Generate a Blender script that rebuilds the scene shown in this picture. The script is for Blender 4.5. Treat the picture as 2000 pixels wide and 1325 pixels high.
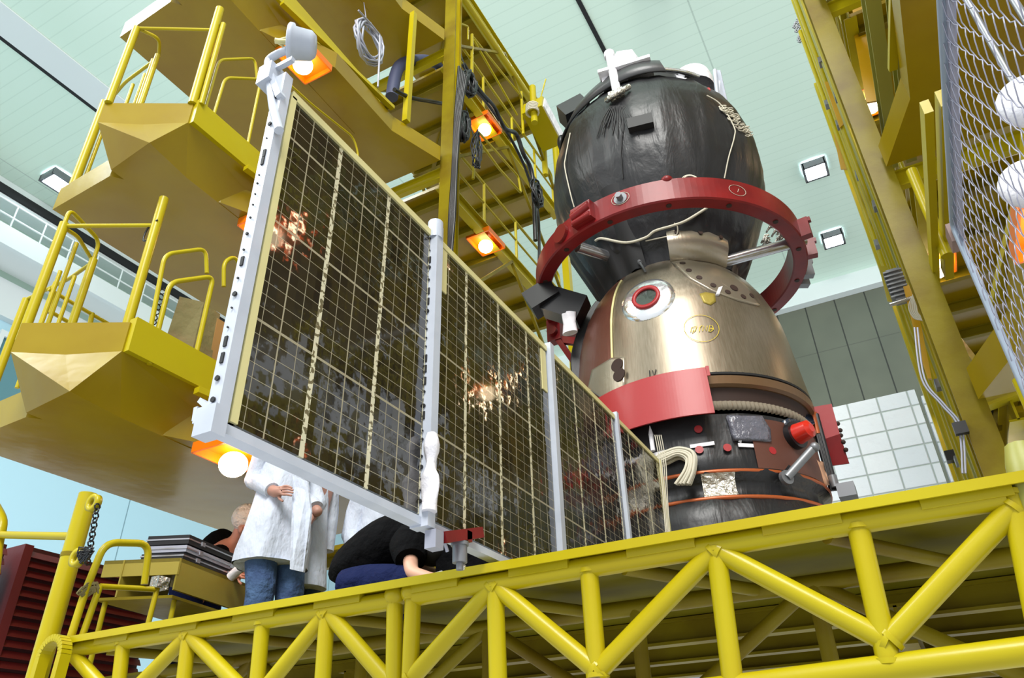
import bpy, bmesh, math, random
from mathutils import Vector, Matrix
random.seed(7)
for o in list(bpy.data.objects): bpy.data.objects.remove(o)
SC = bpy.context.scene
COL = SC.collection
U = 1.15                      # one drawing unit is 1.15 m

# ------------------------------------------------------------ camera, world, light, exposure
FPX, CX, CY = 1461.0, 1000.0, 662.5
def _cd(px, py): return Vector((px-CX, -(py-CY), -FPX)).normalized()
_Y = _cd(1918, 1533); _Z = _cd(930, -1700)
_Z = (_Z - _Y*(_Y.dot(_Z))*0.5); _Z.normalize()
_Y = (_Y - _Z*_Z.dot(_Y)); _Y.normalize()
_X = _Y.cross(_Z)
RM = Matrix((_X, _Y, _Z))                       # camera -> world
CAM = Vector((0, 0, 1.6))
cd = bpy.data.cameras.new('camera'); cam = bpy.data.objects.new('camera', cd); COL.objects.link(cam)
cd.sensor_width = 36; cd.lens = FPX/2000*36; cd.clip_start = .05; cd.clip_end = 300
cam.matrix_world = Matrix.Translation(CAM*U) @ RM.to_4x4()
SC.camera = cam
def ray(px, py): return RM @ _cd(px, py)
def on(px, py, ax, val):                        # the point where the sight line meets a plane of the place
    d = ray(px, py); return CAM + d*((val-CAM[ax])/d[ax])
def onx(px, py, v): return on(px, py, 0, v)
def ony(px, py, v): return on(px, py, 1, v)
def onz(px, py, v): return on(px, py, 2, v)

w = bpy.data.worlds.new('world'); SC.world = w; w.use_nodes = True
w.node_tree.nodes['Background'].inputs[0].default_value = (.92, .96, .98, 1)
w.node_tree.nodes['Background'].inputs[1].default_value = 0.85
SC.view_settings.view_transform = 'Standard'; SC.view_settings.look = 'None'
SC.view_settings.gamma = 1; SC.view_settings.use_curve_mapping = False
SC.view_settings.exposure = 0.25
def area(name, loc, target, size, power, col):
    l = bpy.data.lights.new(name, 'AREA'); l.size = size*U; l.energy = power; l.color = col
    o = bpy.data.objects.new(name, l); COL.objects.link(o); o.location = Vector(loc)*U
    o.rotation_euler = (Vector(target)-Vector(loc)).to_track_quat('-Z', 'Y').to_euler(); return o
area('hall_light', (3, -9, 17), (-1.5, 5, 4), 7, 5200, (1, .98, .94))
area('hall_light', (-12, -4, 17), (-4, 4, 3), 6, 2600, (.95, 1, 1))

# ------------------------------------------------------------ helpers
def lin(c):
    return tuple(((v/255)/12.92 if v/255 <= .04045 else ((v/255+.055)/1.055)**2.4) for v in c)
def mat(name, rgb, rough=.5, metal=0, coat=0, bump=None, emit=None, alpha=1, var=None, spec=.5):
    m = bpy.data.materials.new(name); m.use_nodes = True; nt = m.node_tree; b = nt.nodes['Principled BSDF']
    c = lin(rgb); b.inputs['Base Color'].default_value = (*c, 1)
    b.inputs['Roughness'].default_value = rough; b.inputs['Metallic'].default_value = metal
    b.inputs['Coat Weight'].default_value = coat; b.inputs['Coat Roughness'].default_value = .12
    b.inputs['Specular IOR Level'].default_value = spec
    if emit: b.inputs['Emission Color'].default_value = (*lin(rgb), 1); b.inputs['Emission Strength'].default_value = emit
    tc = nt.nodes.new('ShaderNodeTexCoord')
    if alpha < 1: b.inputs['Alpha'].default_value = alpha
    if bump:                                     # (scale, strength, stretch xyz)
        mp = nt.nodes.new('ShaderNodeMapping'); nz = nt.nodes.new('ShaderNodeTexNoise'); bp = nt.nodes.new('ShaderNodeBump')
        mp.inputs['Scale'].default_value = bump[2] if len(bump) > 2 else (1, 1, 1)
        nz.inputs['Scale'].default_value = bump[0]; nz.inputs['Detail'].default_value = 5
        bp.inputs['Strength'].default_value = bump[1]; bp.inputs['Distance'].default_value = .05
        nt.links.new(tc.outputs['Object'], mp.inputs[0]); nt.links.new(mp.outputs[0], nz.inputs[0])
        nt.links.new(nz.outputs[0], bp.inputs['Height']); nt.links.new(bp.outputs[0], b.inputs['Normal'])
    if var:                                      # (scale, second colour, amount): worn or blotchy colour
        nz = nt.nodes.new('ShaderNodeTexNoise'); nz.inputs['Scale'].default_value = var[0]; nz.inputs['Detail'].default_value = 6
        cr = nt.nodes.new('ShaderNodeValToRGB'); cr.color_ramp.elements[0].position = .42; cr.color_ramp.elements[1].position = .68
        cr.color_ramp.elements[0].color = (0, 0, 0, 1); cr.color_ramp.elements[1].color = (var[2],)*3+(1,)
        mx = nt.nodes.new('ShaderNodeMix'); mx.data_type = 'RGBA'
        mx.inputs[6].default_value = (*c, 1); mx.inputs[7].default_value = (*lin(var[1]), 1)
        nt.links.new(tc.outputs['Object'], nz.inputs[0]); nt.links.new(nz.outputs[0], cr.inputs[0])
        nt.links.new(cr.outputs[0], mx.inputs[0]); nt.links.new(mx.outputs[2], b.inputs['Base Color'])
    return m
YEL = (174, 159, 12)
M = {}
M['yellow'] = mat('yellow_paint', YEL, .36, 0, .12, (3, .12), var=(1.6, (172, 152, 12), .8), spec=.22)
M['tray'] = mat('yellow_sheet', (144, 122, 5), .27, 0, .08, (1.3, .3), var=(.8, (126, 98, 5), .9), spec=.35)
M['dullyellow'] = mat('shaded_yellow_paint', (126, 112, 14), .45, 0, .05, (4, .2), var=(2.2, (96, 76, 12), .8), spec=.15)  # the yellow darkened, shade under the decks put into the colour
M['matyellow'] = mat('matt_yellow_paint', (186, 164, 14), .7, bump=(4, .1), var=(1.5, (168, 142, 12), .8), spec=.05)
M['cream'] = mat('pale_yellow_steel', (205, 196, 140), .45, bump=(5, .1))
M['white'] = mat('white_enamel', (186, 192, 204), .4, 0, .1, (6, .05), var=(6, (160, 168, 182), .5))
M['offwhite'] = mat('white_cloth_cover', (226, 224, 230), .75, bump=(9, .5))
M['black'] = mat('black_fabric', (26, 26, 28), .6)
M['rubber'] = mat('black_rubber', (18, 18, 22), .4)
M['navy'] = mat('navy_cloth', (20, 28, 64), .9, bump=(8, 1.0), spec=.1)
M['red'] = mat('red_enamel', (124, 22, 24), .42, 0, .08, (2.5, .12), var=(3, (100, 18, 22), .8), spec=.3)
M['pinkred'] = mat('red_sheet', (156, 30, 34), .45, 0, .05, (2, .1))
M['darkred'] = mat('dark_red_slats', (88, 14, 14), .5, bump=(6, .1))
M['steel'] = mat('polished_steel', (190, 190, 196), .22, .9, 0, (3, .06, (1, 1, 8)))
M['dull'] = mat('grey_steel', (128, 130, 134), .45, .6)
M['chrome'] = mat('mirror_metal', (236, 238, 242), .2, .9, 0, (3, .5))
M['copper'] = mat('orange_tape', (168, 84, 40), .4, .3)
M['brown'] = mat('brown_cover', (96, 58, 46), .5, .2, 0, (6, .15))
M['foil'] = mat('crinkled_foil', (205, 200, 190), .25, .9, 0, (16, 1.0))
M['rope'] = mat('cream_cord', (200, 194, 176), .8)
M['grey'] = mat('grey_box_metal', (160, 162, 176), .45, .3)
M['warm'] = mat('warm_bulb', (255, 226, 184), .4, emit=15)
M['lampin'] = mat('lamplit_housing', (225, 112, 2), .35)  # yellow recess; the bulb's warm glow is put into this orange
M['cold'] = mat('cold_panel_light', (225, 240, 255), .4, emit=40)
M['concrete'] = mat('grey_floor', (150, 152, 150), .5, var=(.3, (120, 124, 122), .8))
M['skin'] = mat('skin', (206, 158, 134), .55)
M['skin_dark'] = mat('tanned_skin', (176, 130, 114), .55)
M['skin_pink'] = mat('ruddy_skin', (214, 150, 128), .5)
M['coat'] = mat('white_coat_cloth', (200, 207, 222), .9, bump=(5, 1.4, (1, 1, .5)), spec=.1)
M['jeans'] = mat('blue_denim', (72, 100, 140), .9, bump=(8, 1.2), var=(7, (42, 62, 100), .9))
M['tee'] = mat('black_cotton', (12, 12, 14), .95, bump=(6, 1.2), spec=.08)
M['net'] = mat('hairnet', (250, 236, 226), .8, bump=(22, .8))
M['khaki'] = mat('khaki_tarpaulin', (112, 104, 62), .8, bump=(5, .6), var=(3, (132, 104, 70), .7))
M['tan'] = mat('tan_board', (158, 120, 66), .7, bump=(2, .2))
M['glass'] = mat('dark_glass', (60, 66, 60), .05, 0, .5)
M['ink'] = mat('black_ink', (24, 24, 26), .7)
M['yink'] = mat('yellow_ink', (226, 200, 40), .6)
M['hole'] = mat('dark_recess', (46, 26, 18), .7)
M['cardboard'] = mat('olive_board', (150, 134, 44), .6, bump=(2, .2))

def nmat(name, build):
    m = bpy.data.materials.new(name); m.use_nodes = True; nt = m.node_tree
    build(nt, nt.nodes['Principled BSDF'], lambda t: nt.nodes.new('ShaderNode'+t), nt.links.new); M[name] = m; return m
def mth(N, L, op, a, b=None, c=None):
    n = N('Math'); n.operation = op
    for i, v in enumerate((a, b, c)):
        if v is None: continue
        if isinstance(v, (int, float)): n.inputs[i].default_value = v
        else: L(v, n.inputs[i])
    return n.outputs[0]
def mixc(N, L, f, a, b):
    n = N('Mix'); n.data_type = 'RGBA'
    if isinstance(f, (int, float)): n.inputs[0].default_value = f
    else: L(f, n.inputs[0])
    for i, v in ((6, a), (7, b)):
        if isinstance(v, tuple): n.inputs[i].default_value = (*lin(v), 1)
        else: L(v, n.inputs[i])
    return n.outputs[2]
def line_mask(N, L, x, period, width, off=0.0):   # 1 on a line of given width every period
    a = mth(N, L, 'ADD', x, off+1000*period); a = mth(N, L, 'MODULO', a, period)
    a = mth(N, L, 'SUBTRACT', a, period/2); a = mth(N, L, 'ABSOLUTE', a)
    return mth(N, L, 'GREATER_THAN', a, period/2-width/2)

def solar(nt, b, N, L):                           # cells, seams and lattice strips of the solar wing
    tc = N('TexCoord'); sp = N('SeparateXYZ'); L(tc.outputs['Object'], sp.inputs[0]); y, z = sp.outputs[1], sp.outputs[2]
    pc, pr = .066*U, .0405*U
    v1 = line_mask(N, L, y, pc, .0026); v2 = line_mask(N, L, y, pc*2, .0055)
    h1 = line_mask(N, L, z, pr, .0020); h2 = line_mask(N, L, z, pr*8, .009)
    strip = line_mask(N, L, y, pc*4, .021); 
    fl = N('Combine' + 'XYZ'); L(mth(N, L, 'FLOOR', mth(N, L, 'DIVIDE', mth(N, L, 'ADD', y, pc/2), pc)), fl.inputs[0]); L(mth(N, L, 'FLOOR', mth(N, L, 'DIVIDE', z, pr*3)), fl.inputs[1])
    wn = N('TexWhiteNoise'); wn.noise_dimensions = '2D'; L(fl.outputs[0], wn.inputs[0])
    cell = mixc(N, L, wn.outputs[0], (16, 16, 20), (40, 36, 26))
    lines = mth(N, L, 'MAXIMUM', mth(N, L, 'MAXIMUM', v1, v2), mth(N, L, 'MAXIMUM', h1, h2))
    c = mixc(N, L, lines, cell, (150, 142, 116))
    nz = N('TexNoise'); nz.inputs['Scale'].default_value = 60; L(tc.outputs['Object'], nz.inputs[0])
    sc = mixc(N, L, mth(N, L, 'GREATER_THAN', nz.outputs[0], .55), (204, 198, 168), (96, 88, 58))
    c = mixc(N, L, strip, c, sc); L(c, b.inputs['Base Color'])
    anyl = mth(N, L, 'MAXIMUM', lines, strip)
    L(mth(N, L, 'ADD', mth(N, L, 'MULTIPLY', anyl, .4), .07), b.inputs['Roughness'])
    # each cell lies a hair differently, so its mirror image breaks up
    sb = N('VectorMath'); sb.operation = 'SUBTRACT'; L(wn.outputs[1], sb.inputs[0]); sb.inputs[1].default_value = (.5, .5, .5)
    n2 = N('TexNoise'); n2.inputs['Scale'].default_value = 26; n2.inputs['Detail'].default_value = 3; L(tc.outputs['Object'], n2.inputs[0])
    s2 = N('VectorMath'); s2.operation = 'SUBTRACT'; L(n2.outputs[1], s2.inputs[0]); s2.inputs[1].default_value = (.5, .5, .5)
    k1 = N('VectorMath'); k1.operation = 'SCALE'; L(sb.outputs[0], k1.inputs[0]); k1.inputs[3].default_value = .05
    k2 = N('VectorMath'); k2.operation = 'SCALE'; L(s2.outputs[0], k2.inputs[0]); k2.inputs[3].default_value = .16
    g = N('NewGeometry'); a1 = N('VectorMath'); a2 = N('VectorMath'); nm = N('VectorMath'); nm.operation = 'NORMALIZE'
    L(g.outputs['Normal'], a1.inputs[0]); L(k1.outputs[0], a1.inputs[1]); L(a1.outputs[0], a2.inputs[0]); L(k2.outputs[0], a2.inputs[1])
    L(a2.outputs[0], nm.inputs[0]); L(nm.outputs[0], b.inputs['Normal']); b.inputs['Specular IOR Level'].default_value = .8
    b.inputs['Coat Weight'].default_value = .35; b.inputs['Coat Roughness'].default_value = .05
nmat('solar_cells', solar)

def ceil(nt, b, N, L):
    tc = N('TexCoord'); sp = N('SeparateXYZ'); L(tc.outputs['Object'], sp.inputs[0]); x, y = sp.outputs[0], sp.outputs[1]
    rib = line_mask(N, L, y, .42, .035); seam = line_mask(N, L, x, 6.2, .05, 1.5)
    nz = N('TexNoise'); nz.inputs['Scale'].default_value = .25; L(tc.outputs['Object'], nz.inputs[0])
    c = mixc(N, L, nz.outputs[0], (214, 238, 220), (222, 242, 230))
    c = mixc(N, L, mth(N, L, 'MULTIPLY', rib, .30), c, (184, 210, 194)); c = mixc(N, L, mth(N, L, 'MULTIPLY', seam, .5), c, (160, 180, 170))
    L(c, b.inputs['Base Color']); b.inputs['Roughness'].default_value = .6
nmat('ceiling_sheet', ceil)
def backw(nt, b, N, L):
    tc = N('TexCoord'); sp = N('SeparateXYZ'); L(tc.outputs['Object'], sp.inputs[0]); x, z = sp.outputs[0], sp.outputs[2]
    seam = line_mask(N, L, x, 1.35, .06); h = line_mask(N, L, z, 4.1, .05, 1.0)
    nz = N('TexNoise'); nz.inputs['Scale'].default_value = .5; L(tc.outputs['Object'], nz.inputs[0])
    c = mixc(N, L, nz.outputs[0], (84, 88, 76), (108, 111, 96)); c = mixc(N, L, mth(N, L, 'MULTIPLY', seam, .85), c, (24, 28, 24))
    c = mixc(N, L, mth(N, L, 'MULTIPLY', h, .3), c, (40, 44, 40)); L(c, b.inputs['Base Color']); b.inputs['Roughness'].default_value = .7
nmat('grey_green_panels', backw)
def descent(nt, b, N, L):                          # brushed film over the descent module
    tc = N('TexCoord'); mp = N('Mapping'); mp.inputs['Scale'].default_value = (16, 16, .03); L(tc.outputs['Object'], mp.inputs[0])
    nz = N('TexNoise'); nz.inputs['Scale'].default_value = 5; nz.inputs['Detail'].default_value = 6; L(mp.outputs[0], nz.inputs[0])
    c = mixc(N, L, nz.outputs[0], (112, 101, 84), (150, 140, 124)); L(c, b.inputs['Base Color'])
    b.inputs['Metallic'].default_value = .72; L(mth(N, L, 'ADD', mth(N, L, 'MULTIPLY', nz.outputs[0], .15), .28), b.inputs['Roughness'])
    bp = N('Bump'); bp.inputs['Strength'].default_value = .02; L(nz.outputs[0], bp.inputs['Height']); L(bp.outputs[0], b.inputs['Normal'])
nmat('brushed_film', descent)
def mli(nt, b, N, L):                              # black insulation: wrinkles run down the blanket
    tc = N('TexCoord'); mp = N('Mapping'); mp.inputs['Scale'].default_value = (3.2, 3.2, .8); L(tc.outputs['Object'], mp.inputs[0])
    nz = N('TexNoise'); nz.inputs['Scale'].default_value = 1.6; nz.inputs['Detail'].default_value = 4; nz.inputs['Distortion'].default_value = .5; L(mp.outputs[0], nz.inputs[0])
    n2 = N('TexNoise'); n2.inputs['Scale'].default_value = 5; n2.inputs['Detail'].default_value = 4; L(tc.outputs['Object'], n2.inputs[0])
    bp = N('Bump'); bp.inputs['Strength'].default_value = .45; bp.inputs['Distance'].default_value = .05
    L(mth(N, L, 'ADD', nz.outputs[0], mth(N, L, 'MULTIPLY', n2.outputs[0], .4)), bp.inputs['Height']); L(bp.outputs[0], b.inputs['Normal'])
    b.inputs['Base Color'].default_value = (*lin((27, 27, 30)), 1); b.inputs['Roughness'].default_value = .42
nmat('black_insulation', mli)
def quilt(nt, b, N, L):
    tc = N('TexCoord'); br = N('TexBrick'); mp = N('Mapping'); mp.inputs['Rotation'].default_value = (math.pi/2, 0, 0); L(tc.outputs['Object'], mp.inputs[0])
    L(mp.outputs[0], br.inputs[0]); br.inputs['Scale'].default_value = 1; br.inputs['Brick Width'].default_value = .5; br.inputs['Row Height'].default_value = .36
    br.inputs['Mortar Size'].default_value = .02; br.inputs['Mortar Smooth'].default_value = 1.0; br.offset = .0
    br.inputs[1].default_value = (*lin((244, 247, 252)), 1); br.inputs[2].default_value = (*lin((232, 238, 246)), 1); br.inputs[3].default_value = (*lin((186, 196, 190)), 1)
    L(br.outputs[0], b.inputs['Base Color']); b.inputs['Roughness'].default_value = .55
    nz = N('TexNoise'); nz.inputs['Scale'].default_value = 3; nz.inputs['Detail'].default_value = 5; L(tc.outputs['Object'], nz.inputs[0])
    bp = N('Bump'); bp.inputs['Strength'].default_value = .6; bp.inputs['Distance'].default_value = .06
    L(mth(N, L, 'SUBTRACT', nz.outputs[0], mth(N, L, 'MULTIPLY', br.outputs[1], .8)), bp.inputs['Height']); L(bp.outputs[0], b.inputs['Normal'])
nmat('white_quilt', quilt)
def bluewall(nt, b, N, L):
    tc = N('TexCoord'); sp = N('SeparateXYZ'); L(tc.outputs['Object'], sp.inputs[0])
    s = line_mask(N, L, sp.outputs[1], 6.5, .05); c = mixc(N, L, mth(N, L, 'MULTIPLY', s, .7), (190, 228, 244), (90, 126, 142))
    L(c, b.inputs['Base Color']); b.inputs['Roughness'].default_value = .5
nmat('light_blue_wall', bluewall)

class MB:
    """collects shapes in drawing units; build() links them as ONE mesh object"""
    def __init__(s): s.v = []; s.f = []; s.sm = []
    def add(s, vs, fs, smooth=False):
        n = len(s.v); s.v += [Vector(v) for v in vs]; s.f += [tuple(i+n for i in f) for f in fs]; s.sm += [smooth]*len(fs); return s
    def box(s, a, b):
        (x0, y0, z0), (x1, y1, z1) = a, b
        return s.add([(x0,y0,z0),(x1,y0,z0),(x1,y1,z0),(x0,y1,z0),(x0,y0,z1),(x1,y0,z1),(x1,y1,z1),(x0,y1,z1)],
              [(0,3,2,1),(4,5,6,7),(0,1,5,4),(1,2,6,5),(2,3,7,6),(3,0,4,7)])
    def obox(s, c, ax, ay, az, hx, hy, hz):          # box on its own axes
        c = Vector(c); ax, ay, az = Vector(ax).normalized()*hx, Vector(ay).normalized()*hy, Vector(az).normalized()*hz
        vs = [c+ax*i+ay*j+az*k for k in (-1, 1) for (i, j) in ((-1,-1),(1,-1),(1,1),(-1,1))]
        return s.add(vs, [(0,3,2,1),(4,5,6,7),(0,1,5,4),(1,2,6,5),(2,3,7,6),(3,0,4,7)])
    def beam(s, p, q, w, h, up=(0,0,1)):             # rectangular bar from p to q
        p, q = Vector(p), Vector(q); d = (q-p); u = Vector(up); a = d.cross(u)
        if a.length < 1e-5: a = d.cross(Vector((0,1,0)))
        a.normalize(); b = a.cross(d).normalized()
        return s.obox((p+q)/2, d, a, b, d.length/2, w/2, h/2)
    def chan(s, p, q, w, h, t=.012, up=(0,0,1)):      # C / I channel: web and two flanges
        p, q = Vector(p), Vector(q); d = (q-p).normalized(); a = d.cross(Vector(up)).normalized(); b = a.cross(d).normalized()
        s.beam(p, q, t, h, up); s.beam(p+b*(h/2), q+b*(h/2), w, t, up); return s.beam(p-b*(h/2), q-b*(h/2), w, t, up)
    def path(s, pts, r, n=10, closed=False):
        pts = [Vector(p) for p in pts]; m = len(pts); rs = r if isinstance(r, (list, tuple)) else [r]*m
        T = []
        for i in range(m):
            a = pts[(i-1) % m] if (closed or i) else pts[0]; b = pts[(i+1) % m] if (closed or i < m-1) else pts[-1]
            d = b-a; T.append(d.normalized() if d.length > 1e-9 else Vector((0,0,1)))
        u = T[0].orthogonal().normalized(); vs = []
        for i in range(m):
            u = (u - T[i]*u.dot(T[i])); u = u.normalized() if u.length > 1e-6 else T[i].orthogonal().normalized(); v = T[i].cross(u)
            for k in range(n):
                t = 2*math.pi*k/n; vs.append(pts[i]+(u*math.cos(t)+v*math.sin(t))*rs[i])
        fs = [(i*n+k, i*n+(k+1) % n, ((i+1) % m)*n+(k+1) % n, ((i+1) % m)*n+k) for i in range(m if closed else m-1) for k in range(n)]
        s.add(vs, fs, True)
        if not closed: s.add([vs[k] for k in range(n)], [tuple(range(n))[::-1]]); s.add(vs[-n:], [tuple(range(n))])
        return s
    def tube(s, p, q, r, n=14, r2=None): return s.path([p, q], [r, r if r2 is None else r2], n)
    def lathe(s, prof, c=(0,0), a0=0, a1=360, n=72, smooth=True, close=False, off=None):   # prof: (r, z)
        full = abs(a1-a0) >= 360; k = n if full else n+1; m = len(prof); vs = []
        for i in range(k):
            t = math.radians(a0+(a1-a0)*i/n)
            for (r, z) in prof:
                rr = r + (off(t, z, r) if off else 0); vs.append((c[0]+rr*math.cos(t), c[1]+rr*math.sin(t), z))
        fs = []
        for i in range(n):
            j = (i+1) % k
            for p in range(m if close else m-1): fs.append((i*m+p, j*m+p, j*m+(p+1) % m, i*m+(p+1) % m))
        s.add(vs, fs, smooth)
        if close and not full: s.add([vs[i] for i in range(m)], [tuple(range(m))]); s.add(vs[-m:], [tuple(range(m))[::-1]])
        return s
    def prism(s, poly, z0, z1, poly1=None):
        n = len(poly); q = poly1 or poly
        return s.add([(x, y, z0) for x, y in poly]+[(x, y, z1) for x, y in q],
            [tuple(range(n))[::-1], tuple(range(n, 2*n))]+[(i, (i+1) % n, n+(i+1) % n, n+i) for i in range(n)])
    def slab(s, pts, nrm, t):                        # flat polygon with thickness
        nrm = Vector(nrm).normalized()*t; pts = [Vector(p) for p in pts]; n = len(pts)
        return s.add(pts+[p+nrm for p in pts], [tuple(range(n))[::-1], tuple(range(n, 2*n))]+[(i, (i+1) % n, n+(i+1) % n, n+i) for i in range(n)])
    def sphere(s, c, r, n=16, m=10, sc=(1,1,1)):
        c = Vector(c); vs = [c+Vector((0,0,-r*sc[2]))]
        for j in range(1, m):
            p = math.pi*j/m-math.pi/2
            for i in range(n):
                t = 2*math.pi*i/n; vs.append(c+Vector((r*math.cos(p)*math.cos(t)*sc[0], r*math.cos(p)*math.sin(t)*sc[1], r*math.sin(p)*sc[2])))
        vs.append(c+Vector((0,0,r*sc[2]))); L = len(vs)-1
        fs = [(0, 1+(i+1) % n, 1+i) for i in range(n)]
        for j in range(m-2):
            for i in range(n): a = 1+j*n+i; b = 1+j*n+(i+1) % n; fs.append((a, b, b+n, a+n))
        fs += [(L, 1+(m-2)*n+i, 1+(m-2)*n+(i+1) % n) for i in range(n)]
        return s.add(vs, fs, True)
    def disc(s, c, nrm, r, t=.004, n=24, r0=0, ry=None, up=None):   # thin disc or washer standing on a surface
        c = Vector(c); nrm = Vector(nrm).normalized(); u = nrm.orthogonal().normalized() if up is None else (Vector(up)-nrm*Vector(up).dot(nrm)).normalized()
        v = nrm.cross(u); ry = ry or r
        if not r0:
            vs = [c+u*(r*math.cos(2*math.pi*i/n))+v*(ry*math.sin(2*math.pi*i/n)) for i in range(n)]
            return s.slab(vs, nrm, t)
        vs = []
        for i in range(n):
            a = 2*math.pi*i/n; e = u*math.cos(a)+v*math.sin(a)*(ry/r)
            vs += [c+e*r0, c+e*r, c+e*r+nrm*t, c+e*r0+nrm*t]
        return s.add(vs, [(4*i+k, 4*((i+1) % n)+k, 4*((i+1) % n)+(k+1) % 4, 4*i+(k+1) % 4) for i in range(n) for k in range(4)], True)
    def loft(s, secs, n=20, folds=0, seed=0, cap=True):   # secs: (centre, half x, half y, turn) horizontal ellipses
        rnd = random.Random(seed); ph = [rnd.uniform(0, 6.28) for _ in range(4)]; vs = []
        for k, (c, rx, ry, rot) in enumerate(secs):
            for i in range(n):
                t = 2*math.pi*i/n; e = 1+folds*(k/len(secs))*(math.sin(5*t+ph[0]+k*.2)+.6*math.sin(9*t+ph[1]-k*.3))
                x, y = rx*e*math.cos(t), ry*e*math.sin(t); cr, sr = math.cos(rot), math.sin(rot)
                vs.append(Vector(c)+Vector((x*cr-y*sr, x*sr+y*cr, 0)))
        m = len(secs); fs = [(k*n+i, k*n+(i+1) % n, (k+1)*n+(i+1) % n, (k+1)*n+i) for k in range(m-1) for i in range(n)]
        s.add(vs, fs, True)
        if cap: s.add(vs[:n], [tuple(range(n))[::-1]]); s.add(vs[-n:], [tuple(range(n))])
        return s
    def build(s, name, m, parent=None, **tags):
        me = bpy.data.meshes.new(name)
        off = Vector(parent['base_point'])*U if parent is not None and 'base_point' in parent else Vector((0,0,0))
        root = None
        if parent is None and tags.pop('origin', True):
            xs = [v for v in s.v]; off = Vector((sum(v.x for v in xs)/len(xs), sum(v.y for v in xs)/len(xs), min(v.z for v in xs)))*U
            if tags.get('kind') == 'structure': off = Vector((0,0,0))
            root = off
        me.from_pydata([v*U-off for v in s.v], [], s.f); me.update()
        bm = bmesh.new(); bm.from_mesh(me); bmesh.ops.recalc_face_normals(bm, faces=bm.faces); bm.to_mesh(me); bm.free()
        me.polygons.foreach_set('use_smooth', s.sm)
        me.materials.append(m)
        o = bpy.data.objects.new(name, me); COL.objects.link(o)
        if root is not None: o.location = root; o['base_point'] = tuple(root/U)
        if parent is not None: o.parent = parent
        tag(o, **tags); return o
def tag(o, label=None, category=None, group=None, kind=None):
    for k, v in (('label', label), ('category', category), ('group', group), ('kind', kind)):
        if v: o[k] = v
    return o
BASES = {}
def thing(name, loc, label, category, group=None):
    o = bpy.data.objects.new(name, None); COL.objects.link(o); o.location = Vector(loc)*U; o.empty_display_size = .1
    o['base_point'] = tuple(loc); BASES[o.name] = o
    return tag(o, label, category, group)
def sub(mb, name, m, parent, grand):               # sub-part: meshes share the thing's base point
    o = mb.build(name, m, grand); o.parent = parent; return o
def arc(c, r, a0, a1, n, u=(1,0,0), v=(0,0,1)):
    c = Vector(c); u = Vector(u); v = Vector(v)
    return [c+(u*math.cos(math.radians(a0+(a1-a0)*i/n))+v*math.sin(math.radians(a0+(a1-a0)*i/n)))*r for i in range(n+1)]
def round_path(pts, r=.08, k=5):                   # polyline with rounded corners
    pts = [Vector(p) for p in pts]; out = [pts[0]]
    for i in range(1, len(pts)-1):
        a, b, c = pts[i-1], pts[i], pts[i+1]; d1 = (a-b); d2 = (c-b); q = min(r, d1.length*.45, d2.length*.45)
        p0 = b+d1.normalized()*q; p2 = b+d2.normalized()*q
        for j in range(k+1):
            t = j/k; out.append(p0*(1-t)**2+b*2*t*(1-t)+p2*t*t)
    out.append(pts[-1]); return out
def spline(pts, k=8):
    P = [Vector(p) for p in pts]; out = []
    for i in range(len(P)-1):
        p0, p1, p2, p3 = P[max(i-1,0)], P[i], P[i+1], P[min(i+2, len(P)-1)]
        for j in range(k):
            t = j/k; out.append(.5*((2*p1)+(p2-p0)*t+(2*p0-5*p1+4*p2-p3)*t*t+(3*p1-p0-3*p2+p3)*t**3))
    out.append(P[-1]); return out

# ------------------------------------------------------------ the hall
HZ = 20.0
def st(mb, name, m): return mb.build(name, m, kind='structure')
st(MB().box((-25.2, -12, HZ), (14, 29.7, HZ+.3)), 'ceiling', M['ceiling_sheet'])
st(MB().box((-25.3, -12, 0), (-25, 29.7, HZ)), 'wall_left', M['light_blue_wall'])
st(MB().box((-25.3, 29.5, 0), (14, 29.8, HZ)), 'wall_back', M['grey_green_panels'])
M['mint'] = mat('mint_wall', (176, 200, 186), .6); M['band'] = mat('white_band', (225, 232, 232), .55)
st(MB().box((-25, -12, 17.2), (-24.8, 29.5, HZ)), 'trim_1', M['mint'])
st(MB().box((-25, -12, 15.9), (-24.7, 29.5, 17.2)), 'trim_2', M['band'])
st(MB().box((-25, 29.1, 19.2), (14, 29.5, HZ)), 'trim_3', M['band'])
st(MB().box((-24.99, -12, 19.3), (-23.6, 29.5, HZ-.01)), 'trim_4', M['band'])
st(MB().box((-18.45, -12, HZ-.03), (-18.3, 29.4, HZ-.005)), 'trim_5', M['ink'])
st(MB().box((-18.3, -12, HZ-.05), (-17.3, 29.4, HZ-.005)), 'trim_6', M['band'])
st(MB().box((-3.96, -12, HZ-.04), (-3.84, 29.4, HZ-.005)), 'trim_7', M['ink'])
st(MB().box((-23.6, -12, 19.4), (-23.5, 29.4, 19.7)), 'trim_8', M['ink'])
for i, y in enumerate((6.6, 10.6, 14.6)):
    wn = MB()
    wn.box((-24.72, y, 12.4), (-24.62, y+3.2, 12.6)).box((-24.72, y, 15.2), (-24.62, y+3.2, 15.4)).box((-24.72, y, 12.6), (-24.62, y+.15, 15.2)).box((-24.72, y+3.05, 12.6), (-24.62, y+3.2, 15.2)).box((-24.72, y+1.5, 12.6), (-24.62, y+1.65, 15.2))
    r = st(wn, 'window_%d' % (i+1), M['band'])
    MB().box((-24.9, y+.1, 12.5), (-24.8, y+3.1, 15.3)).build('window_pane', mat('window_pane', (96, 140, 150), .1), r)
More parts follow.
